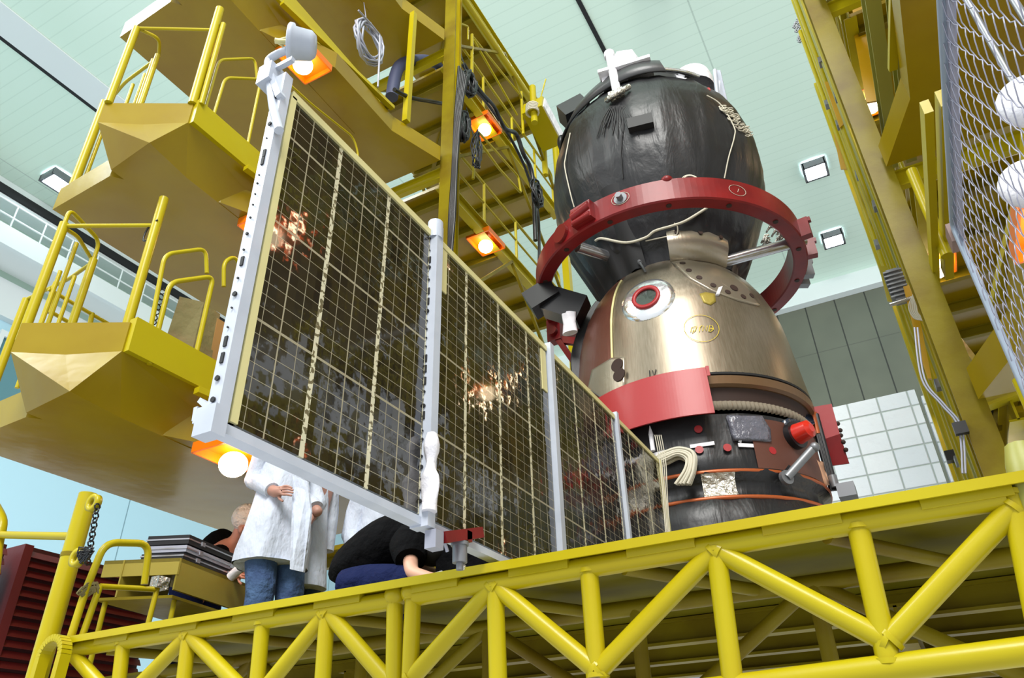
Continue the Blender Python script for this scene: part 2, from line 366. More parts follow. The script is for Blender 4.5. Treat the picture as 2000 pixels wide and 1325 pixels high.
# crane walkway along the left wall
t = thing('crane_walkway', (-24, 10, 17.2), 'pale steel gantry walkway with handrails running along the left hall wall under the ceiling', 'walkway')
m = MB()
for z in (17.5, 17.85): m.box((-24.8, -6, z), (-23.0, 28, z+.08))
m.box((-23.1, -6, 17.2), (-22.9, 28, 17.9)); m.build('deck', M['band'], t)
m = MB()
for y in range(-6, 28, 1): m.box((-23.0, y, 17.3), (-22.92, y+.5, 17.75))
m.build('grille', M['dull'], t)
m = MB()
for z in (18.3, 18.8): m.tube((-23, -6, z), (-23, 28, z), .035, 6)
for y in range(-6, 28): m.tube((-23, y, 17.9), (-23, y, 18.8), .03, 6)
m.build('railing', M['band'], t)
# square lamps let into the ceiling
LPOS = [(.64, 21.8), (.61, 26.1), (-7.4, 13.3), (-7.5, 9.9), (-22.0, 9.4), (-2.0, 12.2)]
LLAB = ['square lamp in the mint ceiling, upper of the two right of the dark sphere', 'square lamp in the mint ceiling, lower of the two right of the dark sphere',
  'glaring square ceiling lamp seen past the upper scaffold handrail', 'glaring square ceiling lamp at the top edge above the cable bundles', 'square ceiling lamp at the far left beside a yellow platform corner',
  'square ceiling lamp glowing at the top edge above the dark sphere']
for (x, y), lb in zip(LPOS, LLAB):
    t = thing('ceiling_lamp', (x, y, HZ), lb, 'lamp', 'square lamps in the hall ceiling')
    m = MB(); a = .36
    for sx in (-1, 1): m.box((x+sx*a-.04, y-a-.04, HZ-.3), (x+sx*a+.04, y+a+.04, HZ-.05)); m.box((x-a, y+sx*a-.04, HZ-.3), (x+a, y+sx*a+.04, HZ-.05))
    m.build('frame', M['dull'], t); MB().box((x-a+.04, y-a+.04, HZ-.25), (x+a-.04, y+a-.04, HZ-.2)).build('diffuser', M['cold'], t)
# white quilted partition
pt = thing('quilted_partition', (-.7, 12, 0), 'tall white quilted partition standing behind the spacecraft and the right scaffold', 'partition')
MB().box((-2.6, 12, 0), (.72, 12.25, 6.83)).build('panel', M['white_quilt'], pt)
MB().box((.78, 12.05, 0), (1.7, 12.25, 6.72)).build('panel', M['white_quilt'], pt)

# ------------------------------------------------------------ the spacecraft
AX = (-1.3, 5.66)
def S(r, a, z): t = math.radians(a); return Vector((AX[0]+r*math.cos(t), AX[1]+r*math.sin(t), z))
OXY = (-1.27, 5.66)
P_ORB = [(.02, 7.88), (.3, 7.84), (.5, 7.75), (.68, 7.62), (.82, 7.46), (.92, 7.28), (.985, 7.08), (1.02, 6.85), (1.02, 6.6), (.99, 6.38), (.93, 6.18), (.85, 5.98), (.77, 5.8), (.70, 5.66), (.6, 5.56), (.56, 5.46)]
P_DES = [(.05, 5.54), (.44, 5.53), (.52, 5.50), (.59, 5.44), (.66, 5.355), (.73, 5.25), (.79, 5.125), (.833, 4.995), (.865, 4.86), (.885, 4.7), (.905, 4.5), (.925, 4.3), (.94, 4.16)]
P_SRV = [(.955, 4.1), (.955, 4.02), (.90, 4.0), (.88, 3.9), (.89, 3.7), (.905, 3.5), (.91, 3.4)]
def dens(p, k=4):
    out = []
    for i in range(len(p)-1):
        for j in range(k): t = j/k; out.append((p[i][0]*(1-t)+p[i+1][0]*t, p[i][1]*(1-t)+p[i+1][1]*t))
    return out+[p[-1]]
def hit(px, py, prof, c=AX):                      # where a sight line meets a body of revolution: point, outward normal
    d = ray(px, py); A = Vector((c[0], c[1])); h = Vector((d.x, d.y)); tc_ = (A.dot(h))/h.dot(h)
    def rr(z):
        for (r0, z0), (r1, z1) in zip(prof, prof[1:]):
            if min(z0, z1) <= z <= max(z0, z1): return r0+(r1-r0)*(z-z0)/((z1-z0) or 1)
        return -1
    t = tc_-1.3/h.length
    while t < tc_+.05:
        p = CAM+d*t; q = Vector((p.x, p.y))-A
        R = rr(p.z)
        if R > 0 and q.length <= R:
            dz = .03; a, b = rr(p.z+dz), rr(p.z-dz); a = a if a > 0 else R; b = b if b > 0 else R
            n = Vector((q.x/q.length, q.y/q.length, (b-a)/(2*dz))); return p, n.normalized()
        t += .002
    p = CAM+d*tc_; q = Vector((p.x, p.y))-A; q.normalize(); R = max(rr(p.z), .9)
    return Vector((A.x+q.x*R, A.y+q.y*R, p.z)), Vector((q.x, q.y, 0))
ship = thing('spacecraft', (AX[0], AX[1], 2.3), 'upright crewed spacecraft with black quilted sphere, bare metal cone and dark service section', 'spacecraft')
def wr(seed, amp=.014):
    rnd = random.Random(seed); ph = [rnd.uniform(0, 6.28) for _ in range(8)]
    return lambda t, z, r: amp*(math.sin(7*t+ph[0]+z*1.3)*.6+math.sin(17*t+ph[1]-z*2)*.4+.5*math.sin(29*t+ph[2])*math.sin(3*z+ph[3]))
orb = MB().lathe(dens(P_ORB), OXY, n=144, off=wr(3, .012)).build('orbital_module', M['black_insulation'], ship)
# seams and pleats on the blanket
m = MB()
for pts in ([(1217, 235), (1213, 300), (1218, 360)], [(1292, 185), (1303, 240), (1312, 300), (1318, 345)], [(1150, 290), (1160, 340), (1178, 400)]):
    q = []
    for a, b in zip(pts, pts[1:]):
        for j in range(6): t = j/6; h, n = hit(a[0]*(1-t)+b[0]*t, a[1]*(1-t)+b[1]*t, P_ORB, OXY); q.append(h+n*.006)
    m.path(q, .006, 5)
for k in range(13):                                  # gathers under the mast foot
    a = -1+2*k/12; pts = [(1207+a*14, 208), (1207+a*30, 235), (1207+a*42+4*math.sin(k*2.1), 262+10*math.cos(k))]
    q = [hit(x, y, P_ORB, OXY) for x, y in pts]; m.path(spline([h+n*.004 for h, n in q], 4), [.007]*8+[.001], 5)
sub(m, 'seams', M['black'], orb, ship)
p, n = hit(1252, 245, P_ORB, OXY)
sub(MB().obox(p+n*.03, n.cross((0,0,1)), n, (0,0,1), .11, .035, .06), 'flap_pouch', M['black'], orb, ship)
# collar of dark sheet round the top
M['collar'] = mat('dark_grey_sheet', (62, 62, 64), .4, .2, bump=(4, .2))
m = MB().lathe([(.86, 7.40), (.74, 7.70), (.60, 7.84), (.60, 7.80), (.73, 7.66), (.84, 7.40)], OXY, 170, 300, 40, close=True, off=lambda t, z, r: .05+.02*math.sin(4*t)); m.build('collar', M['collar'], ship)
m = MB().lathe([(.52, 7.70), (.54, 7.90), (.52, 7.90), (.50, 7.70)], OXY, 0, 360, 48, close=True); m.build('docking_collar', M['collar'], ship)
m = MB().lathe([(.84, 7.50), (.66, 7.70), (.64, 7.68), (.82, 7.48)], OXY, -80, -35, 20, close=True, off=lambda t, z, r: .04); m.build('foil_patch', M['chrome'], ship)
# left sensor boxes
c0 = hit(1122, 222, P_ORB, OXY)[0]
lft = OXY
def OS(r, a, z): t = math.radians(a); return Vector((OXY[0]+r*math.cos(t), OXY[1]+r*math.sin(t), z))
d = ray(1122, 222); tt = (Vector(OXY).dot(Vector((d.x, d.y))))/(d.x**2+d.y**2); pc = CAM+d*tt
m = MB(); m.obox(pc+Vector((0,0,.02)), (1,.3,.5), (-.3,1,0), (-.5,0,1), .15, .12, .11); m.build('sensor_box', M['rubber'], ship)
d = ray(1100, 283); pc2 = CAM+d*tt*.97; m = MB(); m.sphere(pc2, .11, 14, 10, (.5, .9, 1.1)); m.build('sensor_pod', M['rubber'], ship)
# white mast with boxed head on the top left
def axpt(px, py, c=OXY, f=1.0):
    d = ray(px, py); t = (Vector(c).dot(Vector((d.x, d.y))))/(d.x**2+d.y**2); return CAM+d*t*f
f0 = hit(1207, 190, P_ORB, OXY)[0]; f1 = axpt(1190, 106, OXY, .89)
mast = MB().tube(f0, f1, .042, 14).tube(f1-Vector((0,0,.05)), f1+Vector((0,0,.015)), .055).build('antenna_mast', M['offwhite'], ship)
m = MB(); m.path(spline([f0+Vector(v) for v in ((-.1,-.03,-.02), (-.03,-.08,-.05), (.07,-.07,-.02), (.12,-.02,.05))], 5), .028, 8); m.obox(f0+Vector((0,-.03,0)), (1,0,0), (0,1,0), (0,0,1), .07, .04, .035)
sub(m, 'mast_foot', M['foil'], mast, ship)
hb = axpt(1222, 132, OXY, .89); ex = Vector((1,.15,0)).normalized(); ey = Vector((-.15,1,0))
m = MB(); vs = []
for (a, z) in ((.17, -.13), (.20, -.06), (.15, .10), (.10, .13)):
    for k in range(6): t = math.radians(60*k+20); vs.append(hb+Vector((a*math.cos(t), a*math.sin(t), z)))
m.add(vs, [tuple(range(6))[::-1], tuple(range(18, 24))]+[(j*6+i, j*6+(i+1) % 6, (j+1)*6+(i+1) % 6, (j+1)*6+i) for j in range(3) for i in range(6)])
m.obox(hb+Vector((0,0,-.15)), ex, ey, (0,0,1), .26, .18, .02); m.obox(hb+Vector((-.12,0,-.22)), ex, ey, (0,0,1), .12, .12, .05); m.build('rendezvous_antenna', M['offwhite'], ship)
# right white dish cover, pole and cap
pr = axpt(1352, 162, OXY, .97)
m = MB().lathe([(.0, .14), (.12, .13), (.19, .07), (.21, -.02), (.21, -.14)], (pr.x, pr.y), n=28)
m.v = [Vector((v.x, v.y, v.z+pr.z)) for v in m.v]; m.build('dish_cover', M['offwhite'], ship)
q0 = axpt(1402, 200, OXY, .93); q1 = axpt(1396, 137, OXY, .93); q2 = axpt(1424, 212, OXY, .95)
m = MB().tube(q0, q1, .02, 10); m.slab([q0, q1, q1+Vector((.05,0,-.03)), q2], (0, 1, 0), .03); m.build('antenna_pole', M['white'], ship)
pc = axpt(1375, 183, OXY, .90); MB().tube(pc-Vector((.05,.02,0)), pc+Vector((.05,.02,.01)), .045, 16).build('red_cap', M['pinkred'], ship)['label'] = 'red cap'
# cord bundle hanging on the right shoulder and loose white lines
def cord(name, pts, r, prof=P_ORB, c=OXY, m_=None, off=.02, parent=ship):
    q = [hit(x, y, prof, c) for x, y in pts]; return MB().path(spline([h+n*off for h, n in q], 6), r, 6).build(name, m_ or M['rope'], parent)
cord('cord', [(1378, 190), (1405, 208), (1430, 250), (1431, 270), (1420, 310), (1412, 350)], .006)
cord('cord', [(1117, 262), (1108, 310), (1107, 330), (1118, 380), (1125, 405)], .006)
m = MB()
rnd = random.Random(5)
for k in range(26):
    a = 1408+k*2.1; b = 210+k*2.2; h, n = hit(a+rnd.uniform(-4, 4), b+rnd.uniform(-5, 5), P_ORB, OXY)
    m.path([h+n*.02+Vector((.03*math.cos(j), .02*math.sin(j*1.3), .035*math.sin(j))) for j in range(7)], .006, 5)
m.build('cord_bundle', M['rope'], ship)
cord('cord', [(1168, 470), (1180, 466), (1225, 474), (1262, 464), (1280, 452), (1315, 442), (1340, 432), (1378, 408)], .012, off=.03)
cord('cord', [(1262, 470), (1300, 462), (1320, 458), (1322, 444), (1316, 438)], .006, off=.03)
# neck truss between the modules
m = MB().lathe([(.55, 5.46), (.50, 5.6), (.52, 5.7)], AX, n=60); m.build('neck', M['black'], ship)
# black fabric skirt hanging at the far left of the neck
m = MB().lathe([(.93, 6.16), (.80, 5.86), (.68, 5.58), (.62, 5.42)], OXY, 150, 265, 30, off=lambda t, z, r: .02*math.sin(20*t)); m.build('fabric_skirt', M['black'], ship)
# descent module
des = MB().lathe(dens(P_DES, 3), AX, n=144).build('descent_module', M['brushed_film'], ship)
def ang(px, py, prof=P_DES): p, n = hit(px, py, prof); return math.degrees(math.atan2(p.y-AX[1], p.x-AX[0]))
a_seam = ang(1196, 670)
m = MB().lathe([(r+.006, z) for r, z in dens(P_DES, 3) if z < 5.42], AX, 150, a_seam+360 if a_seam < 0 else a_seam, 60)
sub(m, 'brown_film', mat('red_brown_film', (120, 74, 62), .34, .55, bump=(3, .1, (5, 5, 1))), des, ship)['label'] = 'red-brown film covering the left flank'
m = MB(); q = []
for z in [4.2+.06*i for i in range(20)]:
    for (r0, z0), (r1, z1) in zip(P_DES, P_DES[1:]):
        if z1 <= z <= z0: q.append(S(r0+(r1-r0)*(z-z0)/(z1-z0)+.008, a_seam, z))
m.path(q, .010, 6); sub(m, 'seam_strip', M['cream'], des, ship)
def shell_patch(pts, prof, off, name, m_, parent=ship, c=AX, grand=None, n=10):   # sheet that follows the body, outlined on it
    cx_ = sum(p[0] for p in pts)/len(pts); cy_ = sum(p[1] for p in pts)/len(pts); vs = []; fs = []
    out = []
    for i in range(len(pts)):
        a, b = pts[i], pts[(i+1) % len(pts)]
        for j in range(4): t = j/4; out.append((a[0]*(1-t)+b[0]*t, a[1]*(1-t)+b[1]*t))
    K = len(out)
    for r in range(1, n+1):
        for (x, y) in out:
            t = r/n; h, nn = hit(cx_+(x-cx_)*t, cy_+(y-cy_)*t, prof, c); vs.append(h+nn*off)
    h, nn = hit(cx_, cy_, prof, c); vs.append(h+nn*off); ce = len(vs)-1
    fs = [(ce, i, (i+1) % K) for i in range(K)]+[(r*K+i, (r+1)*K+i, (r+1)*K+(i+1) % K, r*K+(i+1) % K) for r in range(n-1) for i in range(K)]
    base = len(vs); rim = []                        # rim down to the body gives the sheet its thickness
    for (x, y) in out: h, nn = hit(x, y, prof, c); vs.append(h-nn*.004)
    fs += [((n-1)*K+i, base+i, base+(i+1) % K, (n-1)*K+(i+1) % K) for i in range(K)]
    mb = MB().add(vs, fs, True)
    return sub(mb, name, m_, parent, grand) if grand else mb.build(name, m_, parent)
M['film2'] = mat('pale_brushed_metal', (160, 150, 134), .32, .7, bump=(5, .05, (8, 8, 1)))
shell_patch([(1311, 514), (1342, 510), (1398, 520), (1434, 541), (1462, 566), (1482, 598), (1474, 597), (1440, 588), (1390, 570), (1345, 545)], P_DES, .012, 'cover_plate', M['film2'], des, grand=ship)
# raised hatch fairing at the shoulder
def ex_patch(pts, prof, off0, off1, name, m_, parent):
    lo = [hit(x, y, prof) for x, y in pts]; vs = [h+n*off0 for h, n in lo]+[h+n*off1 for h, n in lo]; k = len(pts)
    return sub(MB().add(vs, [tuple(range(k)), tuple(range(k, 2*k))[::-1]]+[(i, (i+1) % k, k+(i+1) % k, k+i) for i in range(k)]), name, m_, parent, ship)
A0, A1 = -71, -24
m = MB(); prof = [(.64, 5.40), (.70, 5.56), (.715, 5.70), (.69, 5.70), (.66, 5.54), (.60, 5.40)]
m.lathe(prof, AX, A0-2, A1-2, 24, close=True); sub(m, 'hatch_fairing', M['film2'], des, ship)
for (x, y, r) in [(1333, 517, .024), (1345, 531, .024), (1365, 545, .024), (1392, 560, .024), (1420, 573, .024), (1450, 582, .024), (1432, 565, .034), (1466, 580, .024)]:
    p, n = hit(x, y, P_DES); sub(MB().disc(p+n*.011, n, r, .006), 'bolt_hole', M['hole'], des, ship)
for aa in (.15, .5, .85): sub(MB().disc(S(.712, A0-2+(A1-A0)*aa, 5.64), S(1, A0-2+(A1-A0)*aa, 0)-S(0, 0, 0), .02, .006), 'bolt_hole', M['hole'], des, ship)
shell_patch([(1402, 565), (1410, 562), (1404, 578), (1397, 578)], P_DES, .018, 'tape', M['offwhite'], des, grand=ship, n=2)
shell_patch([(1366, 575), (1378, 572), (1396, 575), (1398, 590), (1388, 597), (1374, 592)], P_DES, .006, 'yellow_plug', mat('dull_yellow_plug', (150, 132, 50), .5, .3), des, grand=ship, n=3)['label'] = 'yellow plug'
# porthole under mirror collar
pw, nw = hit(1264, 585, P_DES)
nw = (nw*1.0+Vector((0,0,-.05))).normalized()
def dish(mb, c, nn, prof, n=32):
    u = nn.orthogonal().normalized(); v = nn.cross(u); k = len(prof); vs = [c+nn*h+(u*math.cos(2*math.pi*i/n)+v*math.sin(2*math.pi*i/n))*r for i in range(n) for r, h in prof]
    mb.add(vs, [(i*k+j, ((i+1) % n)*k+j, ((i+1) % n)*k+j+1, i*k+j+1) for i in range(n) for j in range(k-1)], True); return mb
sub(dish(MB(), pw, nw, [(.225, -.05), (.215, -.004), (.18, .012), (.11, .02), (.0, .02)], 64), 'mirror_collar', M['chrome'], des, ship)
sub(MB().disc(pw+nw*.012, nw, .115, .025, 40, r0=.085), 'porthole_ring', M['pinkred'], des, ship)
sub(MB().disc(pw+nw*.008, nw, .09, .012, 36), 'porthole_glass', M['glass'], des, ship)
m = MB(); pa_, na_ = hit(1262, 534, P_DES); pb_ = axpt(1240, 500, AX, .925); m.tube(pa_+na_*.02, pa_.lerp(pb_, .45)+na_*.03, .010, 8).tube(pa_.lerp(pb_, .4)+na_*.03, pb_+na_*.02, .018, 10)
m.obox(pb_+na_*.02, (1,.2,0), (0,1,0), (0,0,1), .05, .02, .035); sub(m, 'latch', M['dull'], des, ship)
# yellow hand-drawn marks and the black numerals
def draw(strokes, r, name, m_, prof=P_DES, off=.008):
    m = MB()
    for s_ in strokes:
        q = [hit(x, y, prof) for x, y in s_]; m.path([h+n*off for h, n in q], r, 5)
    return sub(m, name, m_, des, ship)
el = [(1370+34*math.cos(t/24*6.2832), 643+26*math.sin(t/24*6.2832)+.14*34*math.cos(t/24*6.2832)*.5) for t in range(25)]
draw([el], .0018, 'drawn_oval', M['yink'])
draw([[(1349, 650), (1351, 641), (1361, 639), (1358, 647), (1352, 652), (1355, 645)], [(1366, 649), (1367, 640), (1371, 637)], [(1372, 648), (1374, 638), (1379, 648), (1381, 638)], [(1384, 649), (1386, 637), (1391, 638), (1393, 645), (1388, 649), (1384, 648)], [(1386, 644), (1392, 644)]], .0028, 'drawn_letters', M['yink'])
draw([[(1269, 725), (1270, 739)], [(1275, 725), (1278, 738), (1282, 723)]], .0035, 'numerals', M['ink'])
# vent plate with two round openings at lower left
shell_patch([(1160, 724), (1198, 701), (1222, 700), (1222, 762), (1176, 778), (1152, 760)], P_DES, .02, 'vent_plate', M['film2'], des, grand=ship)
for (x, y) in [(1209, 716), (1213, 735)]: p, n = hit(x, y, P_DES); sub(MB().disc(p+n*.02, n, .055, .008, 24), 'vent_hole', M['hole'], des, ship)
# service section
P_SV = [(.885, 3.86), (.88, 3.75), (.89, 3.55), (.905, 3.42), (.905, 3.3), (.91, 3.2), (.93, 3.0), (.94, 2.8), (.94, 2.3)]
P_S2 = [(.955, 4.10), (.955, 4.04), (.90, 4.03), (.90, 3.93), (.915, 3.91), (.915, 3.85), (.885, 3.83), (.88, 3.62), (.89, 3.44), (.90, 3.40)]
sv = MB().lathe([(.88, 3.86), (.875, 3.75), (.885, 3.55), (.9, 3.42), (.84, 3.38), (.84, 3.28), (.905, 3.24), (.925, 3.1), (.94, 2.8), (.94, 2.34), (.05, 2.34)], AX, n=120, off=wr(8, .007)).build('service_section', M['black_insulation'], ship)
MB().lathe([(.94, 4.162), (.938, 4.145), (.925, 4.145), (.925, 4.13)], AX, n=120, smooth=False).build('seal_line', M['ink'], ship)
MB().lathe([(.925, 4.135), (.943, 4.13), (.935, 4.07), (.91, 4.055), (.895, 4.055)], AX, n=120, smooth=False).build('heat_shield_rim', mat('tan_rim', (112, 84, 56), .4, .3), ship)
MB().lathe([(.90, 4.06), (.885, 4.03), (.885, 3.92)], AX, n=100).build('gap_band', M['hole'], ship)
rnd = random.Random(2)
MB().lathe([(.88, 3.955), (.898, 3.95), (.906, 3.90), (.885, 3.885)], AX, n=720, off=lambda t, z, r: (.003 if z > 3.94 else .009)*math.sin(150*t+3*math.sin(7*t))).build('ruffle_band', mat('grey_tan_ruffle', (122, 112, 96), .8), ship)
MB().lathe([(.895, 3.45), (.908, 3.445), (.908, 3.425), (.9, 3.42)], AX, n=100, off=lambda t, z, r: .01*math.sin(2*t)).build('orange_band', M['copper'], ship)
MB().lathe([(.89, 3.265), (.908, 3.26), (.910, 3.24), (.89, 3.23)], AX, -95, 60, n=60).build('orange_band', M['copper'], ship)
MB().lathe([(.905, 3.42), (.872, 3.39), (.868, 3.30), (.90, 3.26)], AX, ang(1372, 948, P_SV), ang(1440, 945, P_SV), n=20).build('bare_band', M['foil'], ship)
MB().lathe([(.90, 3.82), (.90, 3.45)], AX, -52, -5, n=20).build('brown_cover_sheet', M['brown'], ship)
def strip(mb, a, b, wd):
    (p, n), (q, n2) = hit(*a, P_SV), hit(*b, P_SV); mb.beam(p+n*.01, q+n2*.01, .006, wd, up=(0, 0, 1))
for a, b in [((1278, 890), (1318, 880)), ((1348, 874), (1395, 867)), ((1441, 871), (1485, 873)), ((1444, 866), (1447, 848)), ((1446, 843), (1447, 832))]:
    m = MB(); strip(m, a, b, .026 if a[1] > 867 else .02); m.build('white_strip', M['offwhite'], ship)
for (x, y) in [(1364, 840), (1420, 876), (1507, 882), (1366, 880)]: p, n = hit(x, y, P_SV); MB().disc(p+n*.008, n, .028, .006).build('red_patch', M['pinkred'], ship)
shell_patch([(1418, 815), (1484, 816), (1500, 842), (1502, 866), (1455, 862), (1432, 862)], P_SV, .03, 'plastic_pouch', mat('clear_pouch', (96, 96, 108), .12, 0, .6, (14, .7)), n=4)
shell_patch([(1525, 815), (1568, 822), (1570, 842), (1532, 846)], P_SV, .03, 'blue_pouch', mat('dark_blue_pouch', (38, 48, 66), .12, 0, .6, (10, .4)), n=4)
p, n = hit(1545, 855, P_SV); m = MB().tube(p, p+n*.06, .10, 20); m.build('valve_base', M['rubber'], ship)
q = p+n*.06; u = n; vs = MB().tube(q, q+u*.10, .075, 24, .062).tube(q+u*.10, q+u*.118, .062, 24, .03); vs.build('valve_cap', mat('bright_red_plastic', (200, 40, 26), .3, 0, .3), ship)
p, n = hit(1574, 832, P_SV); MB().tube(p+n*.02+Vector((0,0,.09)), p+n*.02-Vector((0,0,.09)), .034, 14).build('orange_canister', M['copper'], ship)
p2, n2 = hit(1533, 935, P_SV); p1, n1 = hit(1553, 893, P_SV)
MB().tube(p2+n2*.02, p1+n1*.16, .028, 14).tube(p2, p2+n2*.03, .05, 16).sphere(p1+n1*.17, .035, 10, 6).build('probe_arm', M['dull'], ship)
shell_patch([(1589, 893), (1603, 905), (1618, 948), (1612, 950)], P_SV, .014, 'warning_plate', mat('pale_orange_label', (196, 150, 120), .5), n=2)
m = MB(); rnd = random.Random(9)
for k in range(9):
    a = 1584+k*.8; q = [hit(x+k*1.2, y, P_SV) for x, y in ((1578, 812), (1595, 850), (1612, 890), (1622, 930), (1626, 958))]
    m.path(spline([h+n*(.03+.02*math.sin(k)) for h, n in q], 4), .016, 6)
m.build('side_cables', M['rubber'], ship)
m = MB()
for k in range(30):
    f = (k % 15)/14; g = .5+.5*math.sin(k*2.3); q = [(1294, 902+f*16), (1312-f*2, 891+f*20), (1334-f*4, 886+f*16), (1359-f*14, 898+f*14), (1360-f*18, 925+g*6), (1352-f*26, 952+g*4)]
    q = [hit(x, y, P_SV) for x, y in q]; m.path(spline([h+n*(.04+.07*g) for h, n in q], 5), .010 if k < 20 else .006, 6)
m.build('cable_bundle', M['rope'], ship)
# black cable run and red bracket on the hidden left flank
m = MB()
for k in range(10):
    q = [axpt(x+k*1.6, y+k*.5, AX, .99) for x, y in ((1166, 590), (1148, 615), (1132, 645), (1121, 680), (1117, 712), (1122, 750))]
    m.path(spline(q, 5), .014, 6)
m.build('flank_cables', M['rubber'], ship)
# red covers
def sheet(prof, a0, a1, n=30): return MB().lathe(prof, AX, a0, a1, n, close=True, smooth=False)
aL, aR = ang(1180, 770, [(1.0, 4.4), (1.0, 3.4)]), ang(1386, 760, [(1.0, 4.4), (1.0, 3.4)])
t = thing('protective_cover', S(1, aR, 3.7), 'glossy red curved guard sheet clipped round the lower rim of the metal cone', 'cover')
sheet([(.975, 4.175), (.99, 4.175), (1.03, 3.80), (1.015, 3.80)], aL-6, aR, 40).build('sheet', M['pinkred'], t)
sheet([(.99, 4.18), (1.0, 4.18), (1.005, 4.10), (.995, 4.10)], aR, aR+1.2+(.06), 4).build('clip', M['pinkred'], t)
t = thing('protective_cover', ony(1610, 900, 5.75), 'folded pinkish red guard sheet on the right side of the service section', 'cover')
q = [ony(x, y, 5.78) for x, y in ((1578, 797), (1624, 789), (1640, 848), (1598, 862))]; MB().slab(q, (0, 1, 0), .012).build('sheet', M['pinkred'], t)
q = [ony(x, y, 5.78) for x, y in ((1598, 862), (1640, 848), (1657, 901), (1606, 908))]; q[2] += Vector((0,.05,0)); q[3] += Vector((0,.05,0)); MB().slab(q, (0, 1, 0), .012).build('sheet', M['red'], t)
for (x, y) in ((1636, 828), (1641, 841), (1642, 851), (1647, 864), (1652, 879)): MB().sphere(ony(x, y, 5.8), .018, 10, 6).build('bolt', M['hole'], t)
p = axpt(1272, 855, AX, .85)
m = MB().tube(p-Vector((0,0,.10)), p+Vector((0,0,.02)), .016, 10).tube(p+Vector((0,0,.02)), p+Vector((0,0,.09)), .018, 10, .002); m.build('tip_marker', M['offwhite'], t) if 0 else m.build('pointed_rod', M['offwhite'], ship)
t2 = MB().box((-2.0, 4.9, 2.255), (-.4, 6.5, 2.335)); tag(t2.build('ship_stand', M['dull']), 'grey base frame under the black skirt of the spacecraft', 'stand')
p = ony(1655, 962, 5.7); tag(MB().obox(p, (1,0,0), (0,1,0), (0,0,1), .06, .08, .05).tube(p+Vector((-.07,0,.05)), p+Vector((-.07,0,.14)), .03).build('clamp_block', M['dull']), 'small grey metal block sitting at the right foot of the spacecraft', 'clamp')

# ------------------------------------------------------------ red ring
rg = thing('support_ring', (AX[0], AX[1], 5.56), 'large dark red steel ring encircling the neck of the spacecraft', 'ring')
Z0, Z1, RO, RI = 5.557, 5.785, 1.216, 1.09
MB().lathe([(RO, Z0+.012), (RO, Z1-.01), (RO-.012, Z1), (RI+.01, Z1), (RI, Z1-.01), (RI, Z0+.01), (RI+.012, Z0), (RO-.012, Z0)], AX, n=160, close=True, smooth=False).build('ring_band', M['red'], rg)
for a in range(0, 360, 24): MB().disc(S((RO+RI)/2, a, Z0-.006), (0,0,1), .022, .012, 16).build('bolt_hole', M['hole'], rg)
def ra(px, py): return ang(px, py, [(RO, Z1), (RO, Z0)])
def radial(a): t = math.radians(a); return Vector((math.cos(t), math.sin(t), 0)), Vector((-math.sin(t), math.cos(t), 0))
m = MB()                                            # cast lug, upper left
a = ra(1143, 425); rv, tv = radial(a); cpt = S(RO+.03, a, (Z0+Z1)/2+.01)
m.obox(cpt, rv, tv, (0,0,1), .035, .10, .085); m.tube(cpt+tv*-.09+rv*.02, cpt+tv*.09+rv*.02+Vector((0,0,.03)), .045, 14); m.tube(cpt+tv*-.09+rv*.02-Vector((0,0,.06)), cpt+tv*.09+rv*.02-Vector((0,0,.06)), .03, 12)
m.build('cast_lug', M['red'], rg)
m = MB(); a = ra(1212, 389); rv, tv = radial(a); c = S(RO, a, (Z0+Z1)/2+.02); m.disc(c, rv, .055, .008, 24); m.tube(c, c+rv*.06, .028, 6); m.build('hex_bolt', M['dull'], rg)
m = MB(); c = S(RO, a, (Z0+Z1)/2+.02)
m.path([c+rv*.003+(tv*math.cos(k/20*6.283)*.075+Vector((0,0,1))*math.sin(k/20*6.283)*.06) for k in range(20)], .0022, 4, True); m.build('chalk_circle', M['rope'], rg); m = MB()
a = ra(1440, 373); rv, tv = radial(a); c = S(RO, a, (Z0+Z1)/2)
m.path([c+rv*.003+(tv*math.cos(k/20*6.283)*.075+Vector((0,0,1))*math.sin(k/20*6.283)*.055) for k in range(20)], .0022, 4, True)
m.build('chalk_circle', M['rope'], rg); m = MB(); m.path([c+rv*.004+tv*.015+Vector((0,0,.018)), c+rv*.004+tv*-.002+Vector((0,0,-.018))], .0022, 4); m.build('chalk_numeral', M['rope'], rg)
m = MB(); a = ra(1098, 460); rv, tv = radial(a); m.disc(S(RO, a, (Z0+Z1)/2), rv, .085, .03, 28); m.build('round_boss', mat('dark_red_boss', (110, 28, 26), .3), rg)
m = MB(); m.sphere(S(RO-.03, ra(1303, 350), Z1-.0), .05, 14, 8, (1, 1, .8)); m.build('rounded_lug', M['red'], rg)
for aa in (ra(1303, 350)+100, 22, 8, -6):
    rv, tv = radial(aa); m = MB(); m.obox(S(RO+.03, aa, (Z0+Z1)/2-.02), rv, tv, (0,0,1), .05, .035, .09); m.obox(S(RO+.05, aa, (Z0+Z1)/2+.05), rv, tv, (0,0,1), .05, .02, .02); m.build('clamp', M['red'] if aa < 20 else M['dull'], rg)
m = MB()                                            # two polished arms to the neck
for pa, pb in (((1128, 482), (1235, 516)), ((1572, 468), (1408, 513))):
    q = axpt(*pb, AX, .95); pA = onz(pa[0], pa[1], 5.66)
    mm = MB().tube(Vector((q.x, q.y, q.z)), pA, .05, 18); mm.build('arm', M['steel'], rg)
m = MB(); c = onz(1095, 640, 5.5); rv, tv = radial(math.degrees(math.atan2(c.y-AX[1], c.x-AX[0])))
c = S(RO-.05, math.degrees(math.atan2(c.y-AX[1], c.x-AX[0])), 5.47)
